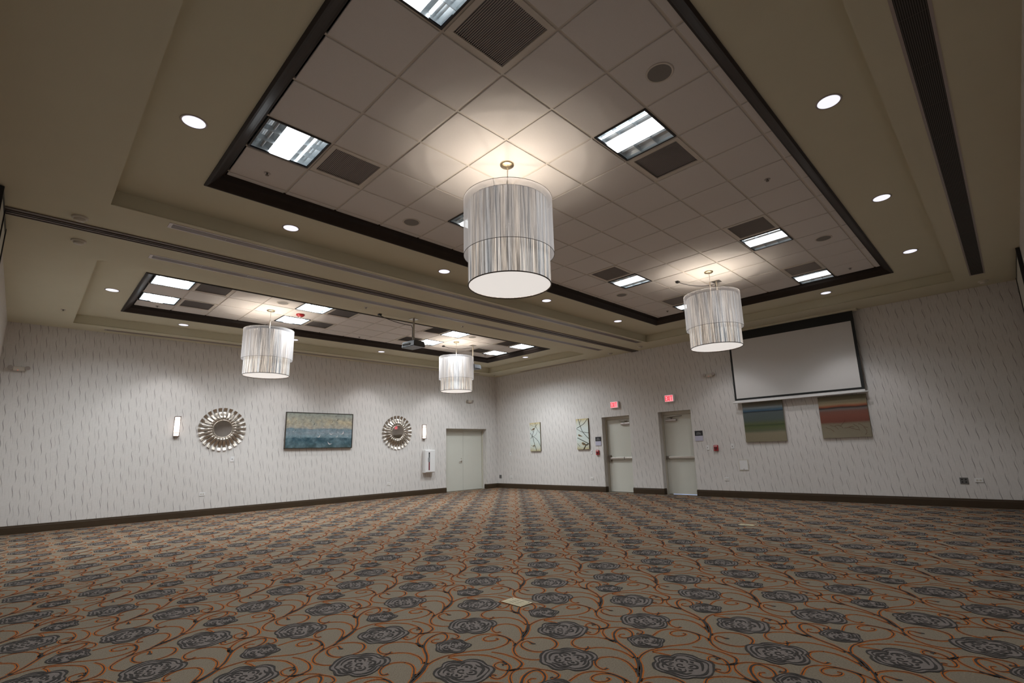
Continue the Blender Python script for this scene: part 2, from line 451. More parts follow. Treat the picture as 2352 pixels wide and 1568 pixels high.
# ------------------------------------------------------------------ floor: patterned carpet
PX, PY = 0.892, 0.8555
STROKES = "-0.397 -0.32,-0.419 -0.341,-0.408 -0.376,-0.376 -0.382,-0.35 -0.361,-0.344 -0.322,-0.375 -0.273,-0.423 -0.242,-0.466 -0.242,-0.483 -0.28,-0.465 -0.348,-0.416 -0.416,-0.362 -0.464,-0.294 -0.501,-0.226 -0.534,-0.164 -0.577,-0.115 -0.626,-0.07 -0.683,-0.042 -0.734,-0.019 -0.771,0.006 -0.803|3,9,14,12,8;-0.11 0.241,-0.07 0.197,-0.03 0.143,0.006 0.077,0.035 0.021,0.054 -0.03,0.073 -0.068,0.099 -0.109,0.14 -0.146,0.186 -0.172,0.229 -0.18,0.271 -0.172,0.313 -0.151,0.342 -0.121|13,12,10,6,3;-0.367 -0.467,-0.407 -0.458,-0.44 -0.453,-0.482 -0.431,-0.529 -0.389,-0.557 -0.335,-0.546 -0.285,-0.508 -0.241,-0.453 -0.218,-0.397 -0.196,-0.345 -0.202,-0.324 -0.222,-0.323 -0.248,-0.343 -0.258|8,6,4,8,12;0.435 0.213,0.448 0.188,0.428 0.164,0.383 0.16,0.333 0.181,0.304 0.222,0.295 0.28,0.328 0.332,0.381 0.371,0.449 0.387,0.513 0.38|10,7,7,4,5;0.431 0.401,0.493 0.385,0.534 0.376|4,6,7;0.46 0.147,0.458 0.191,0.484 0.232,0.533 0.269,0.581 0.282|8,4,3;0.58 0.28,0.63 0.284,0.689 0.27,0.745 0.242|3,5,8;0.711 0.035,0.701 0.006,0.659 0.012,0.619 0.04,0.595 0.083,0.597 0.129,0.624 0.168,0.649 0.184|16,5,10,5,4;0.646 0.182,0.694 0.189,0.748 0.175,0.802 0.143,0.84 0.115,0.863 0.101|4,8,13;0.041 0.015,0.043 0.059,0.076 0.11,0.119 0.146,0.174 0.159,0.235 0.137,0.272 0.098,0.287 0.047,0.282 -0.007,0.243 -0.055,0.183 -0.07,0.123 -0.058,0.089 -0.034,0.072 0.002,0.08 0.031,0.116 0.027,0.138 0.024|4,5,13,5,11,5,16;0.646 0.63,0.638 0.701,0.644 0.762,0.677 0.811,0.734 0.841,0.802 0.848,0.879 0.833,0.933 0.806,0.962 0.77|4,5,4,6,8;0.777 0.246,0.758 0.314,0.756 0.39,0.773 0.449,0.802 0.519,0.849 0.588,0.888 0.643,0.904 0.711,0.9 0.773,0.864 0.822,0.814 0.84,0.756 0.834,0.718 0.803,0.708 0.753,0.729 0.722,0.769 0.721,0.797 0.755,0.797 0.788,0.775 0.79|10,7,4,4,10,5,6,5,9;-0.115 0.4,-0.076 0.466,-0.009 0.528,0.054 0.566,0.137 0.578,0.21 0.57,0.266 0.55,0.306 0.507,0.337 0.446,0.338 0.4,0.311 0.386,0.28 0.393,0.281 0.414,0.302 0.415|5,4,5,12,6,7,9;0.325 0.548,0.307 0.51,0.274 0.49,0.236 0.484,0.195 0.498,0.18 0.534,0.192 0.558,0.226 0.557,0.224 0.539|5,5,6,12;0.034 0.62,0.108 0.645,0.193 0.651,0.272 0.634,0.31 0.606,0.327 0.551,0.31 0.51|4,5,13,6;-0.108 0.392,-0.05 0.409,0.005 0.412|4,4,4"
ROS = {'A': "0.008 0.211,-0.02 0.251,-0.024 0.286,-0.052 0.316,-0.056 0.352,-0.03 0.387,0.004 0.408,0.012 0.448,0.044 0.481,0.097 0.491,0.159 0.475,0.196 0.479,0.236 0.462,0.263 0.41,0.285 0.355,0.29 0.301,0.268 0.26,0.235 0.238,0.211 0.196,0.169 0.189,0.114 0.196,0.07 0.19,0.033 0.195", 'B': "0.342 -0.121,0.302 -0.079,0.278 -0.021,0.288 0.023,0.328 0.057,0.339 0.091,0.375 0.121,0.418 0.137,0.463 0.134,0.498 0.153,0.543 0.143,0.579 0.115,0.591 0.079,0.586 0.057,0.615 0.019,0.632 -0.036,0.616 -0.084,0.586 -0.109,0.546 -0.117,0.527 -0.151,0.486 -0.168,0.432 -0.154,0.396 -0.158,0.366 -0.147", 'C': "-0.328 -0.392,-0.344 -0.362,-0.338 -0.323,-0.33 -0.288,-0.302 -0.248,-0.262 -0.237,-0.219 -0.246,-0.173 -0.241,-0.153 -0.246,-0.139 -0.277,-0.132 -0.303,-0.109 -0.345,-0.114 -0.38,-0.151 -0.401,-0.174 -0.43,-0.218 -0.447,-0.259 -0.441,-0.284 -0.42"}
def catmull(P, k=5, closed=False):
    out = []
    n = len(P)
    rng = range(n if closed else n - 1)
    for i in rng:
        p0 = P[(i - 1) % n] if closed else P[max(i - 1, 0)]
        p1 = P[i]; p2 = P[(i + 1) % n] if closed else P[i + 1]
        p3 = P[(i + 2) % n] if closed else P[min(i + 2, n - 1)]
        for j in range(k):
            t = j / k
            out.append(tuple(.5 * ((2 * p1[d]) + (-p0[d] + p2[d]) * t + (2 * p0[d] - 5 * p1[d] + 4 * p2[d] - p3[d]) * t * t + (-p0[d] + 3 * p1[d] - 3 * p2[d] + p3[d]) * t ** 3) for d in (0, 1)))
    if not closed: out.append(tuple(P[-1]))
    return out
def build_floor():
    cell = []     # (quad or polygon points in 2D, z, material slot)
    rnd = random.Random(3)
    def ribbon(P, W, z, mi, closed=False, jag=0.0):
        n = len(P); L, R = [], []
        for i in range(n):
            if closed: a, b = P[i - 1], P[(i + 1) % n]
            else: a, b = P[max(i - 1, 0)], P[min(i + 1, n - 1)]
            dx, dy = b[0] - a[0], b[1] - a[1]
            l = sqrt(dx * dx + dy * dy) or 1
            w1 = W[i] * .5 + rnd.uniform(-jag, jag); w2 = W[i] * .5 + rnd.uniform(-jag, jag)
            L.append((P[i][0] - dy / l * w1, P[i][1] + dx / l * w1)); R.append((P[i][0] + dy / l * w2, P[i][1] - dx / l * w2))
        for i in range(n if closed else n - 1):
            j = (i + 1) % n
            cell.append(([L[i], R[i], R[j], L[j]], z, mi))
    def disc(c, rx, ry, a, z, mi, n=9, jag=.12):
        pts = []
        for k in range(n):
            t = 2 * pi * k / n; q = 1 + rnd.uniform(-jag, jag)
            x, y = rx * cos(t) * q, ry * sin(t) * q
            pts.append((c[0] + x * cos(a) - y * sin(a), c[1] + x * sin(a) + y * cos(a)))
        cell.append((pts, z, mi))
    for s in STROKES.split(';'):
        a, b = s.split('|')
        P = [tuple(map(float, q.split())) for q in a.split(',')]
        ws = [float(q) / 1000 for q in b.split(',')]
        Q = catmull(P, 4)
        n = len(Q)
        W = []
        for i in range(n):
            t = i / (n - 1) * (len(ws) - 1); k = min(int(t), len(ws) - 2); t -= k
            W.append(ws[k] * (1 - t) + ws[k + 1] * t)
        ribbon(Q, [x * 1.2 + .0145 for x in W], .0007, 2, jag=.0022)
        ribbon(Q, [x * .95 + .0012 for x in W], .0016, 1, jag=.0010)
        if ws[-1] > .010: disc(Q[-1], ws[-1] * 1.1, ws[-1] * .6, rnd.uniform(0, 3), .0019, 1)
    for key, txt in ROS.items():
        P = [tuple(map(float, q.split())) for q in txt.split(',')]
        cx = sum(p[0] for p in P) / len(P); cy = sum(p[1] for p in P) / len(P)
        def sc_(f, rot=0.0, ox=0, oy=0):
            return [(cx + ox + f * ((p[0] - cx) * cos(rot) - (p[1] - cy) * sin(rot)), cy + oy + f * ((p[0] - cx) * sin(rot) + (p[1] - cy) * cos(rot))) for p in P]
        R0 = sum(sqrt((p[0] - cx) ** 2 + (p[1] - cy) ** 2) for p in P) / len(P)
        big = key != 'C'
        O = catmull(P, 3, True)
        n = len(O)
        for i in range(n): cell.append(([(cx, cy), O[i], O[(i + 1) % n]], .0009, 3))
        lw = .0115 if big else .0095
        ribbon(O, [lw * (1 + .35 * sin(i * .55)) for i in range(n)], .0024, 1, True, jag=.0012)
        I1 = catmull(sc_(.84), 3, True)
        ribbon(I1, [lw * (1.0 + .45 * sin(i * .43 + 1)) for i in range(n)], .0025, 1, True, jag=.0012)
        I2 = catmull(sc_(.67, .12), 3, True)
        for a0, a1 in ((0, .34), (.42, .66), (.74, .95)):
            seg = I2[int(a0 * n):int(a1 * n)]
            ribbon(seg, [lw * (.5 + 1.1 * sin(pi * k / max(1, len(seg) - 1))) for k in range(len(seg))], .0026, 1, jag=.001)
        # petal arcs
        for k in range(4 if big else 3):
            a = k * 2 * pi / (4 if big else 3) + {'A': .4, 'B': 1.1, 'C': .2}[key]
            px, py = cx + R0 * .36 * cos(a), cy + R0 * .36 * sin(a)
            rr = R0 * .21
            arc = [(px + rr * cos(a + t), py + rr * .8 * sin(a + t)) for t in [-2.2 + j * .44 for j in range(11)]]
            ribbon(arc, [lw * (.35 + .9 * sin(pi * j / 10)) for j in range(11)], .0027, 1, jag=.001)
            disc((px, py), R0 * .085, R0 * .05, a + .8, .0028, 1)
            b = a + .8
            disc((cx + R0 * .50 * cos(b), cy + R0 * .50 * sin(b)), R0 * .10, R0 * .055, b + 1.5, .0028, 1)
        sp = [(cx + R0 * (.03 + .022 * j) * cos(j * .75), cy + R0 * (.03 + .022 * j) * sin(j * .75)) for j in range(9)]
        ribbon(sp, [lw * .8] * 9, .0029, 1)
    vx, fc, mi = [], [], []
    def emit(pts, z, m_):
        n = len(vx)
        vx.extend([(p[0], p[1], z) for p in pts]); fc.append(tuple(range(n, n + len(pts)))); mi.append(m_)
    # ground cloth
    for (a, b, c, d) in ((XL - .02, XR + .02, YF - .02, YB + .02), (XL - .38, XL - .02, 7.38, 9.20), (-6.22, -5.22, YB + .02, YB + .38), (-4.34, -3.36, YB + .02, YB + .38)):
        emit([(a, c), (b, c), (b, d), (a, d)], 0.0, 0)
    x0, x1, y0, y1 = XL + .012, XR - .012, YF + .012, YB - .012
    allx = [p[0] for c_ in cell for p in c_[0]]; ally = [p[1] for c_ in cell for p in c_[0]]
    i0 = int(math.floor((x0 - max(allx)) / PX)); i1 = int(math.ceil((x1 - min(allx)) / PX))
    j0 = int(math.floor((y0 - max(ally)) / PY)); j1 = int(math.ceil((y1 - min(ally)) / PY))
    for i in range(i0, i1 + 1):
        for j in range(j0, j1 + 1):
            ox, oy = i * PX, j * PY
            edge = not (x0 < min(allx) + ox and x1 > max(allx) + ox and y0 < min(ally) + oy and y1 > max(ally) + oy)
            for pts, z, m_ in cell:
                q = [(p[0] + ox, p[1] + oy) for p in pts]
                if edge:
                    if max(p[0] for p in q) < x0 or min(p[0] for p in q) > x1 or max(p[1] for p in q) < y0 or min(p[1] for p in q) > y1: continue
                    q = [(min(max(p[0], x0), x1), min(max(p[1], y0), y1)) for p in q]
                emit(q, z, m_)
    me = bpy.data.meshes.new('floor')
    me.from_pydata(vx, [], fc)
    for k in ('carpet', 'cdark', 'corange', 'cplum'): me.materials.append(M[k])
    me.polygons.foreach_set('material_index', mi)
    me.update()
    # every face looks up
    flip = [p.index for p in me.polygons if p.normal.z < 0]
    if flip:
        bm = bmesh.new(); bm.from_mesh(me); bm.faces.ensure_lookup_table()
        bmesh.ops.reverse_faces(bm, faces=[bm.faces[i] for i in flip]); bm.to_mesh(me); bm.free()
    o = bpy.data.objects.new('floor', me); C.objects.link(o)
    tag(o, 'taupe carpet with charcoal rosettes and rust scrolling vines', kind='structure')
build_floor()

# ------------------------------------------------------------------ walls
WT = .44
def wall_sheet(name, fixed, lo, hi, axis, out, holes, label):
    """vertical wall with recessed openings; axis 'x' = runs along x at y=fixed; out = sign of the direction into the wall"""
    b = MB()
    def P(u, n, z):
        return (u, fixed + out * n, z) if axis == 'x' else (fixed + out * n, u, z)
    us = sorted({lo, hi, *[h[0] for h in holes], *[h[1] for h in holes]})
    top = ZA + .02
    dp = holes[0][3] + .08 if holes else WT * .5
    for a, c in zip(us, us[1:]):
        h = next((h for h in holes if h[0] <= a and h[1] >= c), None)
        z0 = h[2] if h else 0
        b.poly([P(a, 0, z0), P(c, 0, z0), P(c, 0, top), P(a, 0, top)])
        b.poly([P(a, WT, 0), P(c, WT, 0), P(c, WT, top), P(a, WT, top)])
        b.poly([P(a, 0, top), P(c, 0, top), P(c, WT, top), P(a, WT, top)])
        b.poly([P(a, dp, 0), P(c, dp, 0), P(c, WT, 0), P(a, WT, 0)])
        if h:
            b.poly([P(a, 0, 0), P(a, dp, 0), P(a, dp, z0), P(a, 0, z0)])
            b.poly([P(c, 0, 0), P(c, dp, 0), P(c, dp, z0), P(c, 0, z0)])
            b.poly([P(a, 0, z0), P(a, dp, z0), P(c, dp, z0), P(c, 0, z0)])
            b.poly([P(a, dp, 0), P(a, dp, z0), P(c, dp, z0), P(c, dp, 0)])
        else:
            b.poly([P(a, 0, 0), P(c, 0, 0), P(c, dp, 0), P(a, dp, 0)])
    for e in (lo, hi):
        b.poly([P(e, 0, 0), P(e, dp, 0), P(e, WT, 0), P(e, WT, top), P(e, 0, top)])
    o = b.build(name, M['paper'], weld=True)
    wall_uv(o)
    return tag(o, label, kind='structure')
D1 = (7.40, 9.16, 2.055, .26)
D2 = (-6.20, -5.24, 2.155, .22)
D3 = (-4.32, -3.38, 2.165, .22)
wall_sheet('wall_left', XL, YF, YB, 'y', -1, [D1], 'pale wall with wavy strokes holding mirrors and seascape')
wall_sheet('wall_back', YB, XL, XR, 'x', 1, [D2, D3], 'pale wall with wavy strokes holding screen and exit doors')
wall_sheet('wall_right', XR, YF, YB, 'y', 1, [], 'pale side wall at the right edge')
wall_sheet('wall_front', YF, XL, XR, 'x', -1, [], 'pale end wall at the left edge')

# baseboards
def baseboard(name, segs, label):
    b = MB()
    hgt, th = .155, .016
    for (x0, y0, x1, y1, nx, ny) in segs:
        # inward normal (nx, ny); profile extruded from (x0,y0) to (x1,y1)
        prof = [(0, 0), (th, 0), (th, hgt - .035), (th * .75, hgt - .028), (th * .75, hgt - .010), (th * .3, hgt), (0, hgt)]
        A = [(x0 + nx * d, y0 + ny * d, z + .001) for d, z in prof]; B_ = [(x1 + nx * d, y1 + ny * d, z + .001) for d, z in prof]
        n = len(prof)
        for k in range(n): b.poly([A[k], B_[k], B_[(k + 1) % n], A[(k + 1) % n]])
        b.poly(A); b.poly(B_)
    return tag(b.build(name, M['base']), label, kind='structure')
baseboard('baseboard_left', [(XL, YF, XL, D1[0], 1, 0), (XL, D1[1], XL, YB, 1, 0), (XL + .016, D1[0], XL - .13, D1[0], 0, 1), (XL + .016, D1[1], XL - .13, D1[1], 0, -1)], 'dark brown baseboard under the mirrors')
baseboard('baseboard_back', [(XL, YB, D2[0], YB, 0, -1), (D2[1], YB, D3[0], YB, 0, -1), (D3[1], YB, XR, YB, 0, -1),
    (D2[0], YB - .016, D2[0], YB + .13, 1, 0), (D2[1], YB - .016, D2[1], YB + .13, -1, 0), (D3[0], YB - .016, D3[0], YB + .13, 1, 0), (D3[1], YB - .016, D3[1], YB + .13, -1, 0)], 'dark brown baseboard under the screen and beside the exits')
baseboard('baseboard_right', [(XR, YF, XR, YB, -1, 0)], 'dark brown baseboard on the right wall')
baseboard('baseboard_front', [(XL, YF, XR, YF, 0, 1)], 'dark brown baseboard on the end wall')

# ------------------------------------------------------------------ ceiling: soffit, raised fields, risers
def rect_ring(b, o, i, z, mi=0):
    ox0, ox1, oy0, oy1 = o; ix0, ix1, iy0, iy1 = i
    O = [(ox0, oy0, z), (ox1, oy0, z), (ox1, oy1, z), (ox0, oy1, z)]
    I = [(ix0, iy0, z), (ix1, iy0, z), (ix1, iy1, z), (ix0, iy1, z)]
    for k in range(4): b.poly([O[k], O[(k + 1) % 4], I[(k + 1) % 4], I[k]], mi)
def grow(r, d): return (r[0] - d, r[1] + d, r[2] - d, r[3] + d)
b = MB()
xm = -4.86
rect_ring(b, (xm, XR + .05, YF - .05, YB + .05), NS, ZA)
rect_ring(b, (XL - .05, xm, YF - .05, YB + .05), FS, ZA)
for S_, T_ in ((NS, NT), (FS, FT)):
    # rounded riser
    prev = (S_, ZA)
    for k in range(1, 6):
        a = k / 5 * pi / 2
        r = .022
        cur = (grow(S_, r * (1 - cos(a))), ZA + r * sin(a))
        for e in range(4):
            def cr(R_, z): return [(R_[0], R_[2], z), (R_[1], R_[2], z), (R_[1], R_[3], z), (R_[0], R_[3], z)]
            p, q = cr(*prev), cr(*cur)
            b.poly([p[e], p[(e + 1) % 4], q[(e + 1) % 4], q[e]], 0, True)
        prev = cur
    p, q = cr(*prev), cr(prev[0], ZB)
    for e in range(4): b.poly([p[e], p[(e + 1) % 4], q[(e + 1) % 4], q[e]])
    rect_ring(b, prev[0], grow(T_, DL), ZB)
ceil_o = tag(b.build('ceiling', M['gyp']), 'tan plaster ceiling stepping up around two tiled trays', kind='structure')
b = MB()
b.poly([(XL - .5, YF - .5, H + .35), (XR + .5, YF - .5, H + .35), (XR + .5, YB + .5, H + .35), (XL - .5, YB + .5, H + .35)])
b.build('upper_slab', M['slotback'], ceil_o)

# dark crown around each tray
def crown(name, T_, label):
    prof = [(DL, ZB + .05), (DL + .012, ZB + .05), (DL + .012, ZB - .012), (DL - .01, ZB - .016), (DL - .030, ZB - .004), (.055, ZB + .045), (.030, ZB + .065), (.016, H - .020), (-.004, H - .014), (-.004, H + .02)]
    b = MB()
    def cr(d, z):
        R_ = grow(T_, d); return [(R_[0], R_[2], z), (R_[1], R_[2], z), (R_[1], R_[3], z), (R_[0], R_[3], z)]
    for (d0, z0), (d1, z1) in zip(prof, prof[1:]):
        p, q = cr(d0, z0), cr(d1, z1)
        for e in range(4): b.poly([p[e], p[(e + 1) % 4], q[(e + 1) % 4], q[e]])
    return tag(b.build(name, M['crown']), label, kind='structure')
crown('trim_1', NT, 'dark wood crown around the near ceiling tray')
crown('trim_2', FT, 'dark wood crown around the far ceiling tray')

# tile fields
TROF_N = [(0, -2), (-4, -2), (0, 2), (-4, 2), (0, 8), (-4, 8), (0, 12), (-4, 12)]
VENT_N = [(0, -1), (-4, -1), (0, 3), (0, 7), (-4, 7), (0, 11), (-4, 11)]
FX0 = -7.13 - 3 * T          # far grid origin, columns 0..2 -> x
TROF_F = [(2, -2), (0, -2), (2, 2), (0, 2), (2, 8), (0, 8), (2, 12), (0, 12)]
VENT_F = [(2, -1), (0, -1), (2, 3), (0, 3), (2, 7), (0, 7), (2, 11), (0, 11)]
def tile_field(T_, x_org, skip):
    b = MB(); g_ = MB()
    x0, x1, y0, y1 = T_
    i0 = int(math.floor((x0 - x_org) / T)) ; i1 = int(math.ceil((x1 - x_org) / T))
    j0 = int(math.floor(y0 / T)); j1 = int(math.ceil(y1 / T))
    hb = .012
    gz = H + .009
    for i in range(i0, i1):
        for j in range(j0, j1):
            if (i, j) in skip: continue
            a0, a1 = max(x_org + i * T, x0), min(x_org + (i + 1) * T, x1)
            c0, c1 = max(j * T, y0), min((j + 1) * T, y1)
            if a1 - a0 < .03 or c1 - c0 < .03: continue
            g0 = hb if a0 > x0 + .001 else 0; g1 = hb if a1 < x1 - .001 else 0
            h0 = hb if c0 > y0 + .001 else 0; h1 = hb if c1 < y1 - .001 else 0
            a0 += g0; a1 -= g1; c0 += h0; c1 -= h1
            t_ = .0035
            lo = [(a0 + t_, c0 + t_, H), (a1 - t_, c0 + t_, H), (a1 - t_, c1 - t_, H), (a0 + t_, c1 - t_, H)]
            hi = [(a0, c0, H + .003), (a1, c0, H + .003), (a1, c1, H + .003), (a0, c1, H + .003)]
            tp = [(p[0], p[1], gz + .004) for p in hi]
            b.poly(lo)
            for e in range(4):
                b.poly([lo[e], lo[(e + 1) % 4], hi[(e + 1) % 4], hi[e]]); b.poly([hi[e], hi[(e + 1) % 4], tp[(e + 1) % 4], tp[e]])
    for i in range(i0, i1 + 1):
        x = x_org + i * T
        if x0 + .02 < x < x1 - .02: g_.box(x - hb, x + hb, y0, y1, gz, gz + .02)
    for j in range(j0, j1 + 1):
        y = j * T
        if y0 + .02 < y < y1 - .02: g_.box(x0, x1, y - hb, y + hb, gz + .0005, gz + .0205)
    b.build('tile_field', M['tile'], ceil_o)
    g_.build('tile_grid', M['grid'], ceil_o)
tile_field(NT, 0.0, set(TROF_N + VENT_N))
tile_field(FT, FX0, set(TROF_F + VENT_F))

def light(name, typ, loc, energy, col, parent=None, **kw):
    d = bpy.data.lights.new(name, typ); d.energy = energy; d.color = col
    for k, v in kw.items(): setattr(d, k, v)
    o = bpy.data.objects.new(name, d); C.objects.link(o); o.location = loc
    if parent: o.parent = parent
    return o

# ------------------------------------------------------------------ troffers (origin at tile centre, tile plane)
def make_troffer(near, label, group):
    root = empty('ceiling_light', label=label, cat='ceiling light', group=group)
    h_ = T / 2
    f = MB()
    w0, w1 = h_ - .012, h_ - .030
    for (a, b_, c, d) in ((-w0, w0, -w0, -w1), (-w0, w0, w1, w0), (-w0, -w1, -w1, w1), (w1, w0, -w1, w1)):
        f.box(a, b_, c, d, -.002, .012)
    f.build('frame', M['fixframe'], root)
    hs = MB()
    # housing walls and the two curved reflector troughs
    hs.box(-w0, w0, -w0, w0, .100, .104)
    for s in (-1, 1):
        hs.box(-w1, w1, s * w1, s * (w1 + .004), 0, .10)
        hs.box(s * w1, s * (w1 + .004), -w1, w1, 0, .10)
        n = 8
        y_in, y_out = .105, w1
        for k in range(n):
            t0, t1 = k / n, (k + 1) / n
            pf = lambda t: (s * (y_in + (y_out - y_in) * t), .012 + .080 * sin(pi * (t * .92 + .04)) ** .7)
            (ya, za), (yb, zb) = pf(t0), pf(t1)
            hs.poly([(-w1, ya, za), (w1, ya, za), (w1, yb, zb), (-w1, yb, zb)], 0, True)
    hs.build('reflector', M['refl'], root)
    for s in (-1, 1):
        for x in (-.095, .095):
            lv = MB(); lv.box(x - .0015, x + .0015, s * .105, s * w1, .004, .060); lv.build('louver_blade', M['refl'], root)
    core = MB()
    prof = [(-.100, .045), (-.100, .006), (-.085, .001), (.085, .001), (.100, .006), (.100, .045)]
    for (ya, za), (yb, zb) in zip(prof, prof[1:]):
        core.poly([(-w1, ya, za), (w1, ya, za), (w1, yb, zb), (-w1, yb, zb)], 0, False)
    core.build('lamp_basket', M['core_on'], root)
    for s in (-1, 1):
        t = MB(); t.cyl((-w1 + .01, s * .175, .045), (w1 - .01, s * .175, .045), .013 if near else .030, 12)
        on = (s < 0) or not near
        t.build('tube_lamp', (M['tube_soft'] if near else M['tube_full']) if on else M['tube_off'], root)
    if near:
        light('lamp_glow', 'AREA', (0, -.03, -.006), TROFFER_NEAR_W, (.86, .94, 1.0), root, shape='RECTANGLE', size=.54, size_y=.36, spread=radians(125))
    else:
        light('lamp_glow', 'AREA', (0, 0, -.006), TROFFER_FAR_W, (.88, .95, 1.0), root, shape='SQUARE', size=.54, spread=radians(140))
    return root
ncen = lambda c: ((c[0] + .5) * T, (c[1] + .5) * T, H)
fcen = lambda c: (FX0 + (c[0] + .5) * T, (c[1] + .5) * T, H)
NL = ['square ceiling light cut off by the top edge, beside the large slatted grille',
      'half dark square ceiling light at the left corner of the near tray',
      'square ceiling light right of the largest pendant shade',
      'square ceiling light peeking from behind the left side of the largest pendant shade',
      'square ceiling light with dark grille before it, right of the second large pendant',
      'square ceiling light left of the second large pendant, beside a round speaker',
      'square ceiling light touching the crown at the right corner of the near tray',
      'square ceiling light mostly hidden behind the second large pendant shade']
pn = make_troffer(True, NL[0], 'square lights in the near tray')
flip = [True, True, False, True, False, True, False, True]
for k, c in enumerate(TROF_N):
    o = pn if k == 0 else dup(pn, label=NL[k])
    o.location = ncen(c); o.rotation_euler = (0, 0, pi if flip[k] else 0)
FL = ['bright white square light at the left end of the far tray, nearer of the two',
      'bright white square light at the left end of the far tray, closer to the crown',
      'bright white square light above the red strobe in the far tray',
      'bright white square light just below the red strobe, above the small left pendant',
      'bright white square light behind and above the hanging projector',
      'bright white square light directly beside the hanging projector body',
      'bright white square light touching the crown at the right tip of the far tray',
      'bright white square light right of the smallest pendant, near the lit crown corner']
pf_ = make_troffer(False, FL[0], 'square lights in the far tray')
for k, c in enumerate(TROF_F):
    o = pf_ if k == 0 else dup(pf_, label=FL[k])
    o.location = fcen(c)

# ------------------------------------------------------------------ return grilles
def make_grille(label, group):
    root = empty('return_grille', label=label, cat='air grille', group=group)
    h_ = T / 2 - .012; i_ = h_ - .045
    f = MB()
    for (a, b_, c, d) in ((-h_, h_, -h_, -i_), (-h_, h_, i_, h_), (-h_, -i_, -i_, i_), (i_, h_, -i_, i_)):
        f.box(a, b_, c, d, 0, .014)
    f.build('frame', M['grid'], root)
    s = MB(); n = 30
    for k in range(n):
        y = -i_ + (k + .5) * 2 * i_ / n
        s.poly([(-i_, y - .0065, .003), (i_, y - .0065, .003), (i_, y + .004, .012), (-i_, y + .004, .012)])
        s.poly([(-i_, y - .0065, .0045), (i_, y - .0065, .0045), (i_, y + .004, .0135), (-i_, y + .004, .0135)])
        s.poly([(-i_, y - .0065, .003), (i_, y - .0065, .003), (i_, y - .0065, .0045), (-i_, y - .0065, .0045)])
    s.build('slats', M['grille'], root)
    k = MB(); k.box(-i_, i_, -i_, i_, .022, .026); k.build('backing', M['grilledark'], root)
    return root
VL = ['large slatted air grille near the top edge of the photo',
      'slatted air grille right of the half dark left corner light',
      'slatted air grille below the light right of the largest pendant',
      'dark air grille before the light right of the second large pendant',
      'dark air grille left of the light with the round speaker nearby',
      'faint air grille before the light at the right corner of the near tray',
      'faint air grille partly behind the second large pendant shade']
pv = make_grille(VL[0], 'air grilles in the near tray')
for k, c in enumerate(VENT_N):
    o = pv if k == 0 else dup(pv, label=VL[k])
    o.location = ncen(c)
VL2 = ['air grille right of the upper far left light in the far tray',
       'air grille right of the lower far left light, nearer the dark crown',
       'air grille right of the light above the red strobe',
       'air grille right of the light behind the small left pendant',
       'dark air grille left of the light above the hanging projector',
       'dark air grille just behind the hanging projector pole',
       'air grille left of the light at the right tip of the far tray',
       'air grille behind the smallest pendant, next to the second hanging projector']
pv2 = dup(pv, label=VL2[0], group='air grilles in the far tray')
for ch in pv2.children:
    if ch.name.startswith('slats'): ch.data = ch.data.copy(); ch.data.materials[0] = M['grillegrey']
for k, c in enumerate(VENT_F):
    o = pv2 if k == 0 else dup(pv2, label=VL2[k])
    o.location = fcen(c); o.rotation_euler = (0, 0, 0)

# ------------------------------------------------------------------ round speakers
def make_speaker(label, group):
    root = empty('ceiling_speaker', label=label, cat='speaker', group=group)
    r = MB(); r.lathe([(.098, 0), (.098, -.005), (.112, -.005), (.116, -.002), (.116, .001)], n=40); r.build('rim', M['grid'], root)
    r = MB(); r.lathe([(.098, -.003), (.06, -.005), (.0005, -.006)], n=40); r.build('mesh_cover', M['speaker'], root)
    return root
SPK = [((.915, .931), 'large dark round ceiling speaker near the right side of the tray top'),
       ((-2.76, .88), 'round ceiling speaker by the crown, left of the largest pendant'),
       ((-2.69, 5.74), 'round ceiling speaker just below a square light, left of the second large pendant'),
       ((.93, 5.78), 'round ceiling speaker right of the second large pendant, by the right crown'),
       ((-7.45, .90), 'round ceiling speaker above the small left pendant in the far tray'),
       ((-7.40, 5.70), 'small round ceiling speaker right above the smallest pendant')]
ps = make_speaker(SPK[0][1], 'round ceiling speakers')
for k, ((x, y), lb) in enumerate(SPK):
    o = ps if k == 0 else dup(ps, label=lb)
    o.location = (x, y, H - .0005)

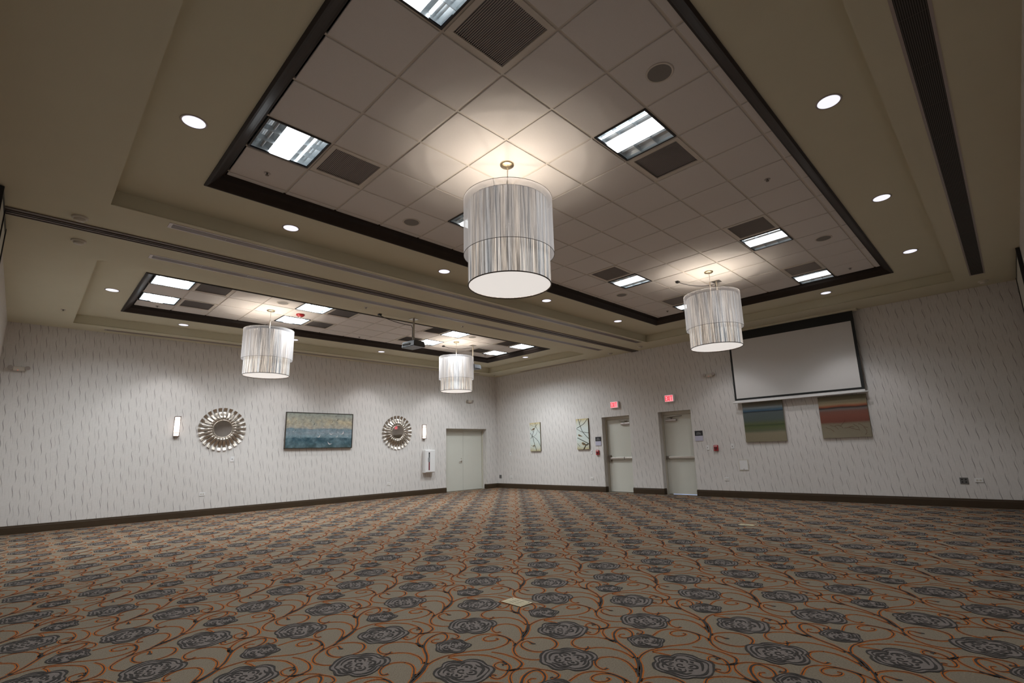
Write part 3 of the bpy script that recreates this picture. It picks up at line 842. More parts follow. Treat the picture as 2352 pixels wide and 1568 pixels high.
# ------------------------------------------------------------------ downlights
def make_downlight(label, group):
    root = empty('downlight', label=label, cat='downlight', group=group)
    r = MB(); r.lathe([(.088, 0), (.088, -.004), (.098, -.006), (.104, -.003), (.105, .001)], n=36); r.build('ring', M['alu'], root)
    r = MB(); r.lathe([(.088, -.0030), (.06, -.0020), (.03, -.0015), (.0005, -.0012)], n=36); r.build('lens', M['down'], root)
    light('beam', 'SPOT', (0, 0, -.016), DOWNLIGHT_W, (.98, .97, 1.0), root, spot_size=radians(92), spot_blend=.45, shadow_soft_size=.07)
    return root
DN = [((-2.17, -1.70), 'large round downlight left of the near tray, highest on the left'),
      ((-3.72, -.31), 'round downlight below the left corner of the near tray'),
      ((-3.69, 2.09), 'round downlight just left of the largest pendant bottom'),
      ((-3.67, 4.55), 'round downlight just right of the largest pendant bottom'),
      ((-3.66, 7.01), 'round downlight left of the far corner of the near tray'),
      ((1.84, 2.19), 'large round downlight right of the tray, nearest the top edge'),
      ((1.83, 4.64), 'round downlight on the right side, second from the top'),
      ((1.81, 7.08), 'round downlight on the right side, third from the top'),
      ((.29, 8.47), 'round downlight between the second large pendant and the long vent'),
      ((-8.11, -1.65), 'round downlight at the left end of the far tray'),
      ((-9.98, -.26), 'round downlight under the far tray, left of the small pendant'),
      ((-9.98, 2.07), 'round downlight half hidden behind the small left pendant'),
      ((-10.0, 4.48), 'round downlight under the far tray, left of the hanging projector'),
      ((-8.09, 8.40), 'round downlight at the right end of the far tray'),
      ]
pd = make_downlight(DN[0][1], 'round downlights in the plaster')
for k, ((x, y), lb) in enumerate(DN):
    o = pd if k == 0 else dup(pd, label=lb)
    o.location = (x, y, ZB - .0005)
# the same rows carry on outside the picture and behind the step
for x, y, lb in [(.33, -1.70, 'round downlight above the top edge, over the large slatted grille'), (1.84, -.31, 'round downlight beyond the top right edge by the wide dark vent'),
                 (-9.98, 6.95, 'round downlight behind the smallest pendant shade'), (-6.30, -.26, 'first round downlight behind the step beside the far tray, nearest the left end'),
                 (-6.30, 2.07, 'second round downlight behind the step beside the far tray'), (-6.30, 4.48, 'third round downlight behind the step, past the hanging projector'),
                 (-6.30, 6.95, 'last round downlight behind the step, near the right tip of the far tray'), (-2.15, 8.47, 'round downlight behind the second large pendant shade')]:
    o = dup(pd, label=lb); o.location = (x, y, ZB - .0005)

# ------------------------------------------------------------------ drum pendants
def make_pendant(label, group):
    root = empty('drum_pendant', label=label, cat='pendant lamp', group=group)
    zc = H
    r = MB(); r.lathe([(.0005, -.030), (.02, -.030), (.070, -.020), (.077, -.012), (.077, 0)], n=40); r.build('canopy', M['brass'], root)
    r = MB()
    r.cyl((0, 0, -.20), (0, 0, -.62), .011, 12)
    r.cyl((0, 0, -.03), (.002, 0, -.2), .0022, 6); r.cyl((.012, .004, -.03), (.002, 0, -.2), .0022, 6)
    r.build('stem', M['steel'], root)
    # spider, rings
    r = MB()
    ro, ri = .470, .425
    circ = lambda R_, z, n=72: [(R_ * cos(2 * pi * k / n), R_ * sin(2 * pi * k / n), z) for k in range(n)]
    r.tube(circ(ro, -.435), .0026, 6, closed=True)
    lr = MB(); lr.tube(circ(ro, -1.055), .0026, 6, closed=True); lr.build('lower_ring', M['wire'], root)
    r.tube(circ(ri, -.485), .0022, 6, closed=True)
    for k in range(4):
        a = k * pi / 2 + .5
        r.cyl((0, 0, -.50), (ri * cos(a), ri * sin(a), -.485), .003, 6)
        r.cyl((ri * cos(a), ri * sin(a), -.485), (ro * cos(a), ro * sin(a), -.435), .0022, 6)
    r.build('wire_frame', M['wire'], root)
    n = 120
    def drum(R_, z0, z1, mt, nm, th=0.0):
        q = MB(); q.lathe([(R_, z0), (R_, (z0 + z1) / 2), (R_, z1)], n=n)
        return q.build(nm, mt, root)
    drum(ro, -.435, -1.055, M['sheer'], 'outer_shade')
    drum(ri, -.485, -1.380, M['strings'], 'inner_shade')
    q = MB(); q.lathe([(ri - .004, -1.372), (ri * .5, -1.374), (.0005, -1.375)], n=n); q.build('bottom_diffuser', M['shade_bottom'], root)
    q = MB(); q.tube(circ(ri, -1.380), .0062, 8, closed=True); q.build('bottom_ring', M['wire'], root)
    for k in range(4):
        a = k * pi / 2 + pi / 4 + .05
        x, y = .17 * cos(a), .17 * sin(a)
        bb = MB(); bb.lathe([(.0005, .055), (.02, .05), (.030, .02), (.028, -.01), (.016, -.04), (.014, -.06)], c=(x, y, -.84), n=16)
        bb.build('bulb', M['bulb'], root)
        light('bulb_light', 'POINT', (x, y, -.765), BULB_W, (1, .91, .79), root, shadow_soft_size=.016)
    return root
PD = [((-.915, .905), 'largest drum pendant lamp in the centre, sheer shade over striped inner shade'),
      ((-.904, 5.819), 'second largest drum pendant lamp, in front of the projection screen'),
      ((-8.135, .90), 'small drum pendant lamp over the wall left of the seascape painting'),
      ((-8.125, 5.72), 'smallest and farthest drum pendant lamp, near the double door')]
pp = make_pendant(PD[0][1], 'drum pendant lamps')
for k, ((x, y), lb) in enumerate(PD):
    o = pp if k == 0 else dup(pp, label=lb, rz=k * 1.1)
    o.location = (x, y, H)

# ------------------------------------------------------------------ linear diffusers
def slot(x0, x1, y0, y1, label, bars=9):
    root = empty('linear_vent', ((x0 + x1) / 2, (y0 + y1) / 2, ZA), label=label, cat='air vent', group='long slotted vents in the plaster')
    w2, l2 = (x1 - x0) / 2, (y1 - y0) / 2
    alongy = l2 > w2
    if not alongy: w2, l2 = l2, w2
    def P(b, a0, a1, c0, c1, z0, z1):
        if alongy: b.box(a0, a1, c0, c1, z0, z1)
        else: b.box(c0, c1, a0, a1, z0, z1)
    fl = .020
    f = MB()
    P(f, -w2, -w2 + fl, -l2, l2, -.004, 0); P(f, w2 - fl, w2, -l2, l2, -.004, 0)
    P(f, -w2 + fl, w2 - fl, -l2, -l2 + .035, -.004, 0); P(f, -w2 + fl, w2 - fl, l2 - .035, l2, -.004, 0)
    f.build('flange', M['alu'], root)
    f = MB(); P(f, -w2 + fl, w2 - fl, -l2 + .035, l2 - .035, -.0012, -.0002); f.build('duct', M['slotback'], root)
    f = MB()
    for k in range(bars):
        a = -w2 + fl + (k + .5) * 2 * (w2 - fl) / bars
        P(f, a - .0028, a + .0028, -l2 + .035, l2 - .035, -.0040, -.0014)
    n = int(l2 * 2 / .6)
    for k in range(1, n):
        c = -l2 + k * 2 * l2 / n
        P(f, -w2 + fl, w2 - fl, c - .002, c + .002, -.0035, -.0013)
    f.build('bars', M['slotbar'] if bars > 9 else M['alu'], root)
slot(-4.26, -4.10, -1.52, 8.72, 'long slotted vent beside the track, on the near tray side')
slot(-5.50, -5.34, -1.52, 8.72, 'long slotted vent beside the track, on the far tray side')
slot(2.405, 2.605, -2.3, 8.71, 'wide dark slotted vent running down from the top right', 13)
slot(-10.66, -10.54, -1.50, 8.60, 'long slotted vent right above the wall with the mirrors')
slot(-9.42, -6.57, 9.44, 9.55, 'short slotted vent above the wall left of the exit doors')

# partition tracks
def ptrack(x0, x1, y0, y1, label):
    root = empty('partition_track', ((x0 + x1) / 2, (y0 + y1) / 2, ZA), label=label, cat='track')
    w2, l2 = (x1 - x0) / 2, (y1 - y0) / 2
    f = MB()
    for a0, a1, z in ((-w2, -w2 + .012, -.016), (-w2 + .012, -.028, -.008), (-.028, -.018, -.020), (.018, .028, -.020), (.028, w2 - .012, -.008), (w2 - .012, w2, -.016)):
        f.box(a0, a1, -l2, l2, z, 0)
    f.build('rail', M['track'], root)
    f = MB(); f.box(-.018, .018, -l2, l2, -.002, 0); f.build('slot', M['slotback'], root)
ptrack(-4.985, -4.775, YF + .005, YB - .005, 'long dark metal partition track crossing the whole ceiling')

# pocket where the folded partition is stored, and the one at the right edge
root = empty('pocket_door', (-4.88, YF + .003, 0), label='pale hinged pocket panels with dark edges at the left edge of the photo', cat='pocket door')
f = MB(); f.box(-.62, -.012, .0, .035, .16, ZA - .06, bev=.004); f.box(.012, .62, 0, .035, .16, ZA - .06, bev=.004); f.build('leaf', M['door'], root)
f = MB(); f.box(-.66, -.62, 0, .045, 0.0, ZA - .01); f.box(.62, .66, 0, .045, 0.0, ZA - .01); f.box(-.012, .012, 0, .045, .16, ZA - .01); f.box(-.62, .62, 0, .040, ZA - .06, ZA - .01); f.build('dark_gap_strip', M['black'], root)  # black strips stand in for the shade of the open gaps
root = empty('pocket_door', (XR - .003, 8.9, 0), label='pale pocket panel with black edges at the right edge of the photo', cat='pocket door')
f = MB(); f.box(-.035, 0, -1.3, .58, .16, ZA - .06, bev=.004); f.build('leaf', M['door'], root)
f = MB(); f.box(-.045, 0, .58, .63, 0, ZA - .01); f.box(-.040, 0, -1.3, .58, ZA - .06, ZA - .01); f.box(-.045, 0, -1.35, -1.3, 0, ZA - .01); f.build('dark_gap_strip', M['black'], root)

# ------------------------------------------------------------------ detectors, sprinklers
def make_det(label, group):
    root = empty('smoke_detector', label=label, cat='smoke detector', group=group)
    q = MB(); q.lathe([(.075, 0), (.075, -.012), (.066, -.020), (.060, -.022)], n=28, cap1=True); q.build('base_plate', M['offwhite'], root)
    q = MB(); q.lathe([(.052, -.022), (.050, -.040), (.036, -.050), (.0005, -.052)], n=28); q.build('sensor_cap', M['offwhite'], root)
    return root
DT = [((-4.60, -2.27), 'off-white ceiling detector by the track at left, above it'),
      ((-5.40, -2.23), 'off-white ceiling detector by the track at left, below it'),
      ((-4.42, 9.17), 'off-white ceiling detector near the right end of the track, above it'),
      ((-5.51, 9.30), 'off-white ceiling detector near the right end of the track, below it'),
      ((2.56, 9.27), 'off-white ceiling detector just below the end of the wide dark vent')]
pdt = make_det(DT[0][1], 'ceiling detectors on the plaster')
for k, ((x, y), lb) in enumerate(DT):
    o = pdt if k == 0 else dup(pdt, label=lb)
    o.location = (x, y, ZA)
def make_spr(label, group):
    root = empty('fire_sprinkler', label=label, cat='sprinkler', group=group)
    q = MB(); q.lathe([(.034, 0), (.034, -.003), (.026, -.006), (.014, -.006)], n=24, cap1=True); q.build('escutcheon', M['alu'], root)
    q = MB(); q.cyl((0, 0, -.006), (0, 0, -.022), .009, 10)
    for s in (-1, 1): q.tube([(s * .008, 0, -.020), (s * .014, 0, -.032), (s * .004, 0, -.046)], .0028, 6)
    q.lathe([(.018, -.046), (.018, -.049), (.0005, -.050)], n=16)
    q.build('spray_head', M['darksteel'], root)
    return root
SP = [((-2.81, -.90, H), 'small dark sprinkler on the tile at the left tip of the near tray'),
      ((.94, 3.36, H), 'small dark sprinkler mid way along the right side of the near tray'),
      ((-2.67, 7.55, H), 'small sprinkler at the far bottom corner of the near tray'),
      ((.90, 7.62, H), 'small sprinkler at the right tip of the near tray'),
      ((-9.20, -.86, H), 'small sprinkler at the left tip of the far tray'),
      ((-9.20, 3.40, H), 'small sprinkler in the far tray left of the hanging projector'),
      ((-9.10, 7.60, H), 'small sprinkler at the right bottom corner of the far tray'),
      ((-9.28, -2.19, ZA), 'small sprinkler in the plaster left of the far tray'),
      ((-10.52, 9.25, ZA), 'small sprinkler in the plaster at the far room corner'),
      ((-5.77, 1.81, ZA), 'tiny sprinkler cap on the plaster between the two pendants of the far tray'),
      ((-5.74, 4.07, ZA), 'tiny sprinkler cap on the plaster right of the hanging projector')]
psp = make_spr(SP[0][1], 'ceiling sprinklers')
for k, (p, lb) in enumerate(SP):
    o = psp if k == 0 else dup(psp, label=lb)
    o.location = p; o.scale = (1, 1, .5)
# red ceiling strobe
root = empty('fire_strobe', (-8.05, 1.47, H), label='red round fire alarm strobe on the far tray tiles', cat='fire alarm')
q = MB(); q.lathe([(.085, 0), (.085, -.02), (.060, -.045), (.030, -.055)], n=28, cap1=True); q.build('housing', M['red'], root)
q = MB(); q.lathe([(.024, -.055), (.020, -.075), (.0005, -.080)], n=16); q.build('strobe_lens', M['white'], root)

# ------------------------------------------------------------------ hanging projectors
def projector(loc, ztop, zbody, rz, cable, label, group='ceiling projectors'):
    root = empty('ceiling_projector', (loc[0], loc[1], ztop), rz, label=label, cat='projector', group=group)
    hgt = zbody - ztop
    q = MB(); q.box(-.075, .075, -.075, .075, -.008, 0, bev=.002); q.build('mount_plate', M['steel'], root)
    q = MB(); q.cyl((0, 0, -.008), (0, 0, hgt + .10), .019, 16); q.cyl((0, 0, hgt + .16), (0, 0, hgt + .10), .026, 16); q.build('pole', M['offwhite'], root)
    q = MB()
    for s in (-1, 1):
        q.tube([(0, 0, hgt + .11), (s * .06, .05, hgt + .075), (s * .09, .07, hgt + .055)], .006, 6)
        q.tube([(0, 0, hgt + .11), (s * .06, -.05, hgt + .075), (s * .09, -.07, hgt + .055)], .006, 6)
    q.build('bracket', M['black'], root)
    q = MB()
    bm = bmesh.new()
    bmesh.ops.create_cube(bm, size=1, matrix=Matrix.Translation((0, 0, hgt)) @ Matrix.Diagonal((.40, .30, .12, 1)))
    for v in bm.verts:
        if v.co.z > hgt: v.co.x *= .93; v.co.y *= .90
    bmesh.ops.bevel(bm, geom=list(bm.edges), offset=.014, segments=2, affect='EDGES')
    q.add_bm(bm); body = q.build('body', M['projbody'], root)
    q = MB(); q.lathe([(.048, 0), (.052, .012), (.046, .02), (.036, .022)], c=(.09, .148, hgt), axis='y', n=24, cap1=True); q.build('lens', M['lens'], root)
    q = MB()
    for k in range(7): q.box(-.203, -.198, -.09 + k * .03, -.078 + k * .03, hgt - .035, hgt + .03)
    for k in range(8): q.box(-.15 + k * .03, -.138 + k * .03, -.153, -.147, hgt - .03, hgt + .02)
    q.build('vent_slots', M['grey'], root)
    if cable:
        cb = MB()
        cb.tube(cable, .0065, 6)
        o = cb.build('power_cable', M['black'])
        o.parent = root; o.matrix_parent_inverse = Matrix.Identity(4)
        # cable is given in world coordinates
        inv = (Matrix.Translation((loc[0], loc[1], ztop)) @ Matrix.Rotation(rz, 4, 'Z')).inverted()
        for v in o.data.vertices: v.co = inv @ v.co
        pb = MB(); p = cable[0]; pb.box(p[0] - .03, p[0] + .03, p[1] - .03, p[1] + .03, ztop - .035, ztop - .001, bev=.004)
        o = pb.build('plug', M['black']); o.parent = root
        for v in o.data.vertices: v.co = inv @ v.co
    return root
def droop(a, b_, sag, n=12, tail=None):
    out = []
    for k in range(n + 1):
        t = k / n
        p = Vector(a).lerp(Vector(b_), t); p.z -= sag * 4 * t * (1 - t)
        out.append(tuple(p))
    if tail: out += tail
    return out
projector((-5.91, 2.94), ZA, 3.415, radians(8), droop((-6.00, 2.22, ZA - .03), (-5.93, 2.90, 3.82), .03, 12, [(-5.935, 2.93, 3.76), (-5.932, 2.925, 3.6), (-5.93, 2.93, 3.5)]), 'black projector hanging from a pole by the far tray edge')
projector((-8.19, 6.36), H, 3.62, radians(5), droop((-8.73, 5.72, H - .02), (-8.21, 6.34, H - .06), .06, 12, [(-8.215, 6.345, 4.05), (-8.215, 6.345, 3.72)]), 'dark projector peeking out behind the smallest pendant shade')
projector((-1.035, 6.43), H, 3.60, radians(0), droop((-1.52, 5.85, H - .02), (-1.05, 6.41, H - .06), .055, 12, [(-1.055, 6.415, 4.05), (-1.055, 6.415, 3.72)]), 'projector on a short pole hidden behind the second large pendant, its cable in view')

# ------------------------------------------------------------------ wall items.  Local frame: X along the wall, Z up, -Y out of the wall
def on_left(name, y, z, **k): return empty(name, (XL + .002, y, z), pi / 2, **k)
def on_back(name, x, z, **k): return empty(name, (x, YB - .002, z), 0.0, **k)

def mirror(root, R_):
    nray = 26
    # origin at centre
    for k in range(nray):
        a = 2 * pi * k / nray + .05
        q = MB()
        r0, r1 = .215 / .5 * R_, R_
        n = 9; wv = .034
        prev = None
        for j in range(n + 1):
            t = j / n
            r = r0 + (r1 - r0) * t
            wd = (wv * (.72 + .42 * t))
            out = .050 + .026 * sin(pi * 2 * t + .4) - .028 * t
            e = (cos(a), sin(a)); s = (-sin(a), cos(a))
            p = []
            for sx, dy in ((-1, 0), (-.6, .006), (.6, .006), (1, 0)):
                p.append((e[0] * r + s[0] * wd * sx, -(out + dy), e[1] * r + s[1] * wd * sx))
            bk = [(e[0] * r + s[0] * wd * sx, -(out - .008), e[1] * r + s[1] * wd * sx) for sx in (1, -1)]
            ring = p + bk
            if prev:
                for m_ in range(6): q.poly([prev[m_], prev[(m_ + 1) % 6], ring[(m_ + 1) % 6], ring[m_]], 0, m_ in (0, 1, 2))
            else: q.poly(ring)
            prev = ring
        q.poly(prev)
        # one curled ray of the sunburst
        q.build('sunburst_ray', M['silverleaf'], root)
    q = MB(); rr = .222 / .5 * R_
    q.lathe([(rr - .036, -.052), (rr - .030, -.066), (rr - .016, -.074), (rr - .004, -.066), (rr, -.045), (rr, -.010), (rr - .03, 0)], axis='y', n=64); q.build('ring_frame', M['silverleaf'], root)
    q = MB(); q.lathe([(rr - .034, -.056), (rr * .5, -.056), (.0005, -.056)], axis='y', n=64, smooth=False); q.build('mirror_glass', M['mirror'], root)
    return root
mr = on_left('sunburst_mirror', .884, 1.955, label='silver sunburst mirror left of the seascape painting', cat='mirror', group='sunburst mirrors')
mirror(mr, .50)
dup(mr, (XL, 5.562, 1.912), 'silver sunburst mirror right of the seascape painting', rz=pi / 2)

def sconce(y, z0, z1, label):
    root = on_left('wall_sconce', y, (z0 + z1) / 2, label=label, cat='wall lamp', group='wall sconces')
    h2 = (z1 - z0) / 2
    q = MB(); q.box(-.058, .058, -.012, 0, -h2, h2, bev=.003); q.box(-.058, .058, -.070, -.012, h2 - .014, h2); q.box(-.058, .058, -.070, -.012, -h2, -h2 + .014)
    q.build('back_plate', M['bronze'], root)
    q = MB(); n = 14; zz = h2 - .014
    rows = [(-zz, .0), (-zz * .5, .75), (0, 1.0), (zz * .5, .75), (zz, .0)]
    for (za, ba), (zb, bb) in zip(rows, rows[1:]):
        for k in range(n):
            def pt(k_, z_, bl):
                a = pi * k_ / n; w_ = .048 + .006 * bl
                return (w_ * cos(a), -.014 - (.050 + .030 * bl) * sin(a), z_)
            q.poly([pt(k, za, ba), pt(k + 1, za, ba), pt(k + 1, zb, bb), pt(k, zb, bb)], 0, True)
    q.build('glass_shade', M['sconceglass'], root)
    for s in (-1, 1):
        q = MB(); z_ = s * zz * .68
        q.tube([(.056 * cos(pi * k / 14), -.012 - .076 * sin(pi * k / 14), z_) for k in range(15)], .0045, 6); q.build('band', M['bronze'], root)
sconce(-.020, 1.775, 2.228, 'glowing wall sconce left of the left sunburst mirror')
sconce(6.525, 1.715, 2.163, 'glowing wall sconce above the white cabinet, right of the right mirror')

# seascape painting
root = on_left('seascape_painting', 3.208, 1.941, label='wide framed seascape painting with black and white birds between the mirrors', cat='painting')
W2, H2 = .908, .474
q = MB()
for (a, b_, c, d) in ((-W2, W2, H2 - .012, H2), (-W2, W2, -H2, -H2 + .012), (-W2, -W2 + .012, -H2, H2), (W2 - .012, W2, -H2, H2)):
    q.box(a, b_, -.060, 0, c, d)
q.build('frame', mat('champagne_dark_frame', (.10, .085, .065), .4, .6), root)
q = MB(); q.box(-W2 + .020, W2 - .020, -.048, -.010, -H2 + .020, H2 - .020)
q.build('canvas', M['sea'], root)
def bird_poly(b, cx, cz, s, a, y, mi):
    pts = [(-1, .35), (-.45, .12), (0, .02), (.45, .25), (1.0, .75), (.55, -.05), (.15, -.28), (-.3, -.18)]
    b.poly([(cx + s * (p[0] * cos(a) - p[1] * sin(a)), y, cz + s * (p[0] * sin(a) + p[1] * cos(a))) for p in pts], mi)
q = MB()
rb = random.Random(5)
BS = 1.35
PW, PH = 1.776, .908
def pc(u, v): return (-W2 + .02 + u * PW, H2 - .02 - v * PH)
for (u, v, s) in ((.73, .07, .022), (.76, .18, .034), (.68, .24, .024), (.35, .22, .026), (.40, .32, .026), (.14, .22, .018), (.10, .28, .012), (.26, .10, .010), (.93, .37, .022), (.13, .50, .018), (.21, .70, .022), (.45, .52, .012), (.76, .48, .014), (.78, .72, .020), (.97, .45, .014), (.85, .30, .007), (.62, .17, .006), (.33, .54, .010)):
    x, z = pc(u, v); bird_poly(q, x, z, s * BS, rb.uniform(-.6, 1.2), -.0492, 0)
q.build('dark_birds', M['blackpaint'], root)
q = MB()
for (u, v, s) in ((.66, .60, .040), (.85, .58, .050), (.48, .68, .045), (.54, .40, .026), (.76, .68, .034), (.64, .88, .055), (.10, .53, .020), (.93, .66, .018), (.77, .54, .020), (.55, .30, .012)):
    x, z = pc(u, v); bird_poly(q, x, z, s * BS, rb.uniform(-.9, .9), -.0494, 0)
q.build('white_birds', M['whitepaint'], root)

# white cabinet
root = on_left('defibrillator_cabinet', 6.68, 1.017, label='white wall cabinet with a black and red strip beside the double door', cat='cabinet')
q = MB(); q.box(-.19, .19, -.14, 0, -.352, .352, bev=.012); q.build('case', M['white'], root)
q = MB(); q.box(-.165, .180, -.152, -.140, -.330, .330, bev=.004); q.build('door', M['white'], root)
q = MB(); q.box(-.060, -.015, -.1535, -.1515, -.03, .275, 0); q.box(-.060, -.015, -.1535, -.1515, -.275, -.03, 1)
q.build('strip', [M['signblack'], mat('dark_red_strip', (.16, .02, .03), .5)], root)
q = MB()
for k in range(7): q.box(-.048, -.030, -.1545, -.1535, .20 - k * .030, .215 - k * .030)
q.box(-.085, -.028, -.1545, -.1535, -.02, .11); q.build('lettering', M['textgrey'], root)

# door 1: double door in its niche
root = empty('door_1', (XL - D1[3], (D1[0] + D1[1]) / 2, 0), pi / 2, label='cream double door in a wallpapered niche near the corner', kind='structure')
hw = (D1[1] - D1[0]) / 2
q = MB()
q.box(-hw, -hw + .05, -.06, .05, 0, D1[2] - .001); q.box(hw - .05, hw, -.06, .05, 0, D1[2] - .001); q.box(-hw + .05, hw - .05, -.06, .05, D1[2] - .07, D1[2] - .001)
q.build('frame', M['frame'], root)
for s in (-1, 1):
    q = MB(); q.box(s * .003, s * (hw - .053), -.030, .014, .008, D1[2] - .073, bev=.002); lf = q.build('leaf', M['door'], root)
    if s < 0:
        k = MB(); k.lathe([(.032, -.030), (.032, -.038), (.014, -.042), (.012, -.075)], c=(-.075, 0, .97), axis='y', n=20, cap1=True)
        k.tube([(-.075, -.072, .97), (-.11, -.078, .972), (-.185, -.072, .965)], .010, 8); k.build('lever_handle', M['steel'], lf)
        k = MB()
        k.lathe([(.018, -.030), (.018, -.036), (.012, -.038)], c=(-.075, 0, 1.06), axis='y', n=16, cap1=True); k.build('deadbolt', M['steel'], lf)

def exit_door(name, D, label, latch_left, gap):
    root = empty(name, ((D[0] + D[1]) / 2, YB + D[3], 0), 0.0, label=label, kind='structure')
    hw = (D[1] - D[0]) / 2; zt = D[2]
    q = MB()
    q.box(-hw, -hw + .045, -.05, .06, 0, zt - .001); q.box(hw - .045, hw, -.05, .06, 0, zt - .001); q.box(-hw + .045, hw - .045, -.05, .06, zt - .085, zt - .001)
    q.build('frame', M['frame'], root)
    q = MB(); q.box(-hw + .048, hw - .048, -.020, .025, .010, zt - .088, bev=.002); lf = q.build('leaf', M['door'], root)
    q = MB(); q.box(-hw + .14, hw - .05, -.085, -.045, .925, .985, bev=.008); q.build('panic_bar', M['steel'], lf)
    q = MB(); q.box(-hw + .05, -hw + .15, -.080, -.020, .86 if latch_left else .915, 1.05 if latch_left else .995, bev=.012); q.box(hw - .10, hw - .052, -.075, -.020, .92, .99, bev=.006)
    q.build('latch_case', M['darksteel'], lf)
    if latch_left:
        q = MB(); q.box(.13, .145, -.088, -.044, .922, .988); q.box(-.21, -.17, -.080, -.05, .986, .992); q.build('bar_marking', M['black'], lf)
    cx = .22 if latch_left else -.20
    q = MB(); q.box(cx - .15, cx + .17, -.075, -.020, zt - .255, zt - .195, bev=.010); q.build('closer_body', M['alu'], lf)
    q = MB(); q.cyl((cx + .02, -.048, zt - .195), (cx + .02, -.048, zt - .165), .014, 10)
    q.tube([(cx + .02, -.05, zt - .165), (cx - .06 , -.13, zt - .155), (cx - .20 if latch_left else cx + .34, -.06, zt - .125)], .008, 6)
    q.box(cx - .02, cx + .06, -.075, -.04, zt - .16, zt - .135, bev=.004); q.build('closer_arm', M['darksteel'], lf)
    if gap:
        q = MB(); q.box(-hw + .15, hw - .05, -.004, .012, .0015, .0095); q.build('light_gap', M['gaplight'], root)
exit_door('door_2', D2, 'cream exit door with latch case, left of the two exits', True, False)
exit_door('door_3', D3, 'cream exit door with daylight under it, right of the two exits', False, True)

def exit_sign(x, z, label):
    root = on_back('exit_sign', x, z, label=label, cat='exit sign', group='lit exit signs')
    q = MB(); q.box(-.145, .145, -.062, 0, -.098, .098, bev=.012); q.build('housing', M['white'], root)
    q = MB(); q.box(-.128, .108, -.0635, -.0615, -.084, .084); q.build('face', M['exitface'], root)
    # letters E X I T
    q = MB(); y0, y1 = -.0665, -.0632
    hh = .066; t = .015
    def bar(x0, x1, z0, z1): q.box(x0, x1, y0, y1, z0, z1)
    def diag(xa, za, xb, zb):
        d = Vector((xb - xa, 0, zb - za)).normalized(); nn = Vector((-d.z, 0, d.x)) * t * .55
        A, B_ = Vector((xa, 0, za)), Vector((xb, 0, zb))
        P_ = [A + nn, B_ + nn, B_ - nn, A - nn]
        q.poly([(p.x, y0, p.z) for p in P_]); q.poly([(p.x, y1, p.z) for p in P_])
        for k in range(4):
            a_, b_ = P_[k], P_[(k + 1) % 4]; q.poly([(a_.x, y0, a_.z), (b_.x, y0, b_.z), (b_.x, y1, b_.z), (a_.x, y1, a_.z)])
    x_ = -.118
    bar(x_, x_ + t, -hh, hh); bar(x_, x_ + .048, hh - t, hh); bar(x_, x_ + .040, -t / 2, t / 2); bar(x_, x_ + .048, -hh, -hh + t)
    diag(-.058, -hh, -.008, hh); diag(-.058, hh, -.008, -hh)
    bar(.008, .008 + t, -hh, hh)
    bar(.036, .094, hh - t, hh); bar(.065 - t / 2, .065 + t / 2, -hh, hh)
    q.build('lettering', M['exitred'], root)
exit_sign(-5.68, 2.487, 'lit red exit sign above the left exit door')
exit_sign(-3.91, 2.505, 'lit red exit sign above the right exit door')

def room_sign(x, z, label):
    root = on_back('room_sign', x, z, label=label, cat='sign', group='room signs')
    q = MB(); q.box(-.103, .103, -.010, 0, .0, .127, bev=.001); q.build('black_panel', M['signblack'], root)
    q = MB(); q.box(-.103, .103, -.012, 0, -.127, 0, bev=.001); q.build('white_panel', M['signwhite'], root)
    q = MB()
    rr = random.Random(4)
    for r, (a, z_) in enumerate(((.035, .088), (.062, .070), (.055, .052), (.066, .034))):
        x_ = -a
        while x_ < a:
            l = rr.uniform(.008, .02); q.box(x_, min(x_ + l, a), -.0112, -.010, z_ - .0045, z_ + .0045); x_ += l + .006
    q.build('lettering', M['textgrey'], root)
room_sign(-6.365, 1.463, 'black and white room sign left of the left exit door')
room_sign(-3.208, 1.485, 'black and white room sign right of the right exit door')

def pull(x, z, label):
    root = on_back('fire_pull_station', x, z, label=label, cat='fire alarm', group='fire pull stations')
    q = MB(); q.box(-.055, .055, -.040, 0, -.072, .072, bev=.010); q.build('housing', M['red'], root)
    q = MB(); q.box(-.038, .038, -.056, -.040, -.012, .020, bev=.004); q.box(-.012, .012, -.052, -.040, -.050, -.012, bev=.003); q.build('pull_bar', mat('dark_red_handle', (.10, .02, .025), .4), root)
    q = MB()
    for k in range(4): q.box(-.036 + k * .020, -.022 + k * .020, -.0412, -.040, .040, .058)
    q.build('lettering', M['white'], root)
pull(-6.402, 1.135, 'red fire alarm pull station left of the left exit door')
pull(-2.788, 1.170, 'red fire alarm pull station right of the right exit door')

def plate(maker, name, pos, w_, h_, detail, label, cat, m_='white', group=None):
    root = maker(name, pos[0], pos[1], label=label, cat=cat, group=group)
    q = MB(); q.box(-w_ / 2, w_ / 2, -.007, 0, -h_ / 2, h_ / 2, bev=.002); q.build('cover_plate', M[m_], root)
    q = MB()
    if detail == 'switch': q.box(-.006, .006, -.016, -.007, -.010, .012, bev=.001)
    if detail == 'rocker': q.box(-.017, .017, -.011, -.007, -.033, .033, bev=.001)
    if detail == 'duplex':
        for s in (-1, 1): q.lathe([(.0165, -.007), (.0165, -.0095)], c=(s * .022, 0, 0), axis='y', n=18, cap1=True)
    if detail == 'quad':
        for sx in (-1, 1):
            for sz in (-1, 1): q.lathe([(.013, -.007), (.013, -.0085)], c=(sx * w_ * .22, 0, sz * h_ * .2), axis='y', n=14, cap1=True)
    q.build({'switch': 'toggle', 'rocker': 'rocker', 'duplex': 'socket', 'quad': 'sockets'}[detail], M['black'] if detail == 'quad' else (M['grey'] if detail == 'switch' else M['offwhite']), root)
    return root
OUT = 'wall outlets'; SW = 'wall switches'
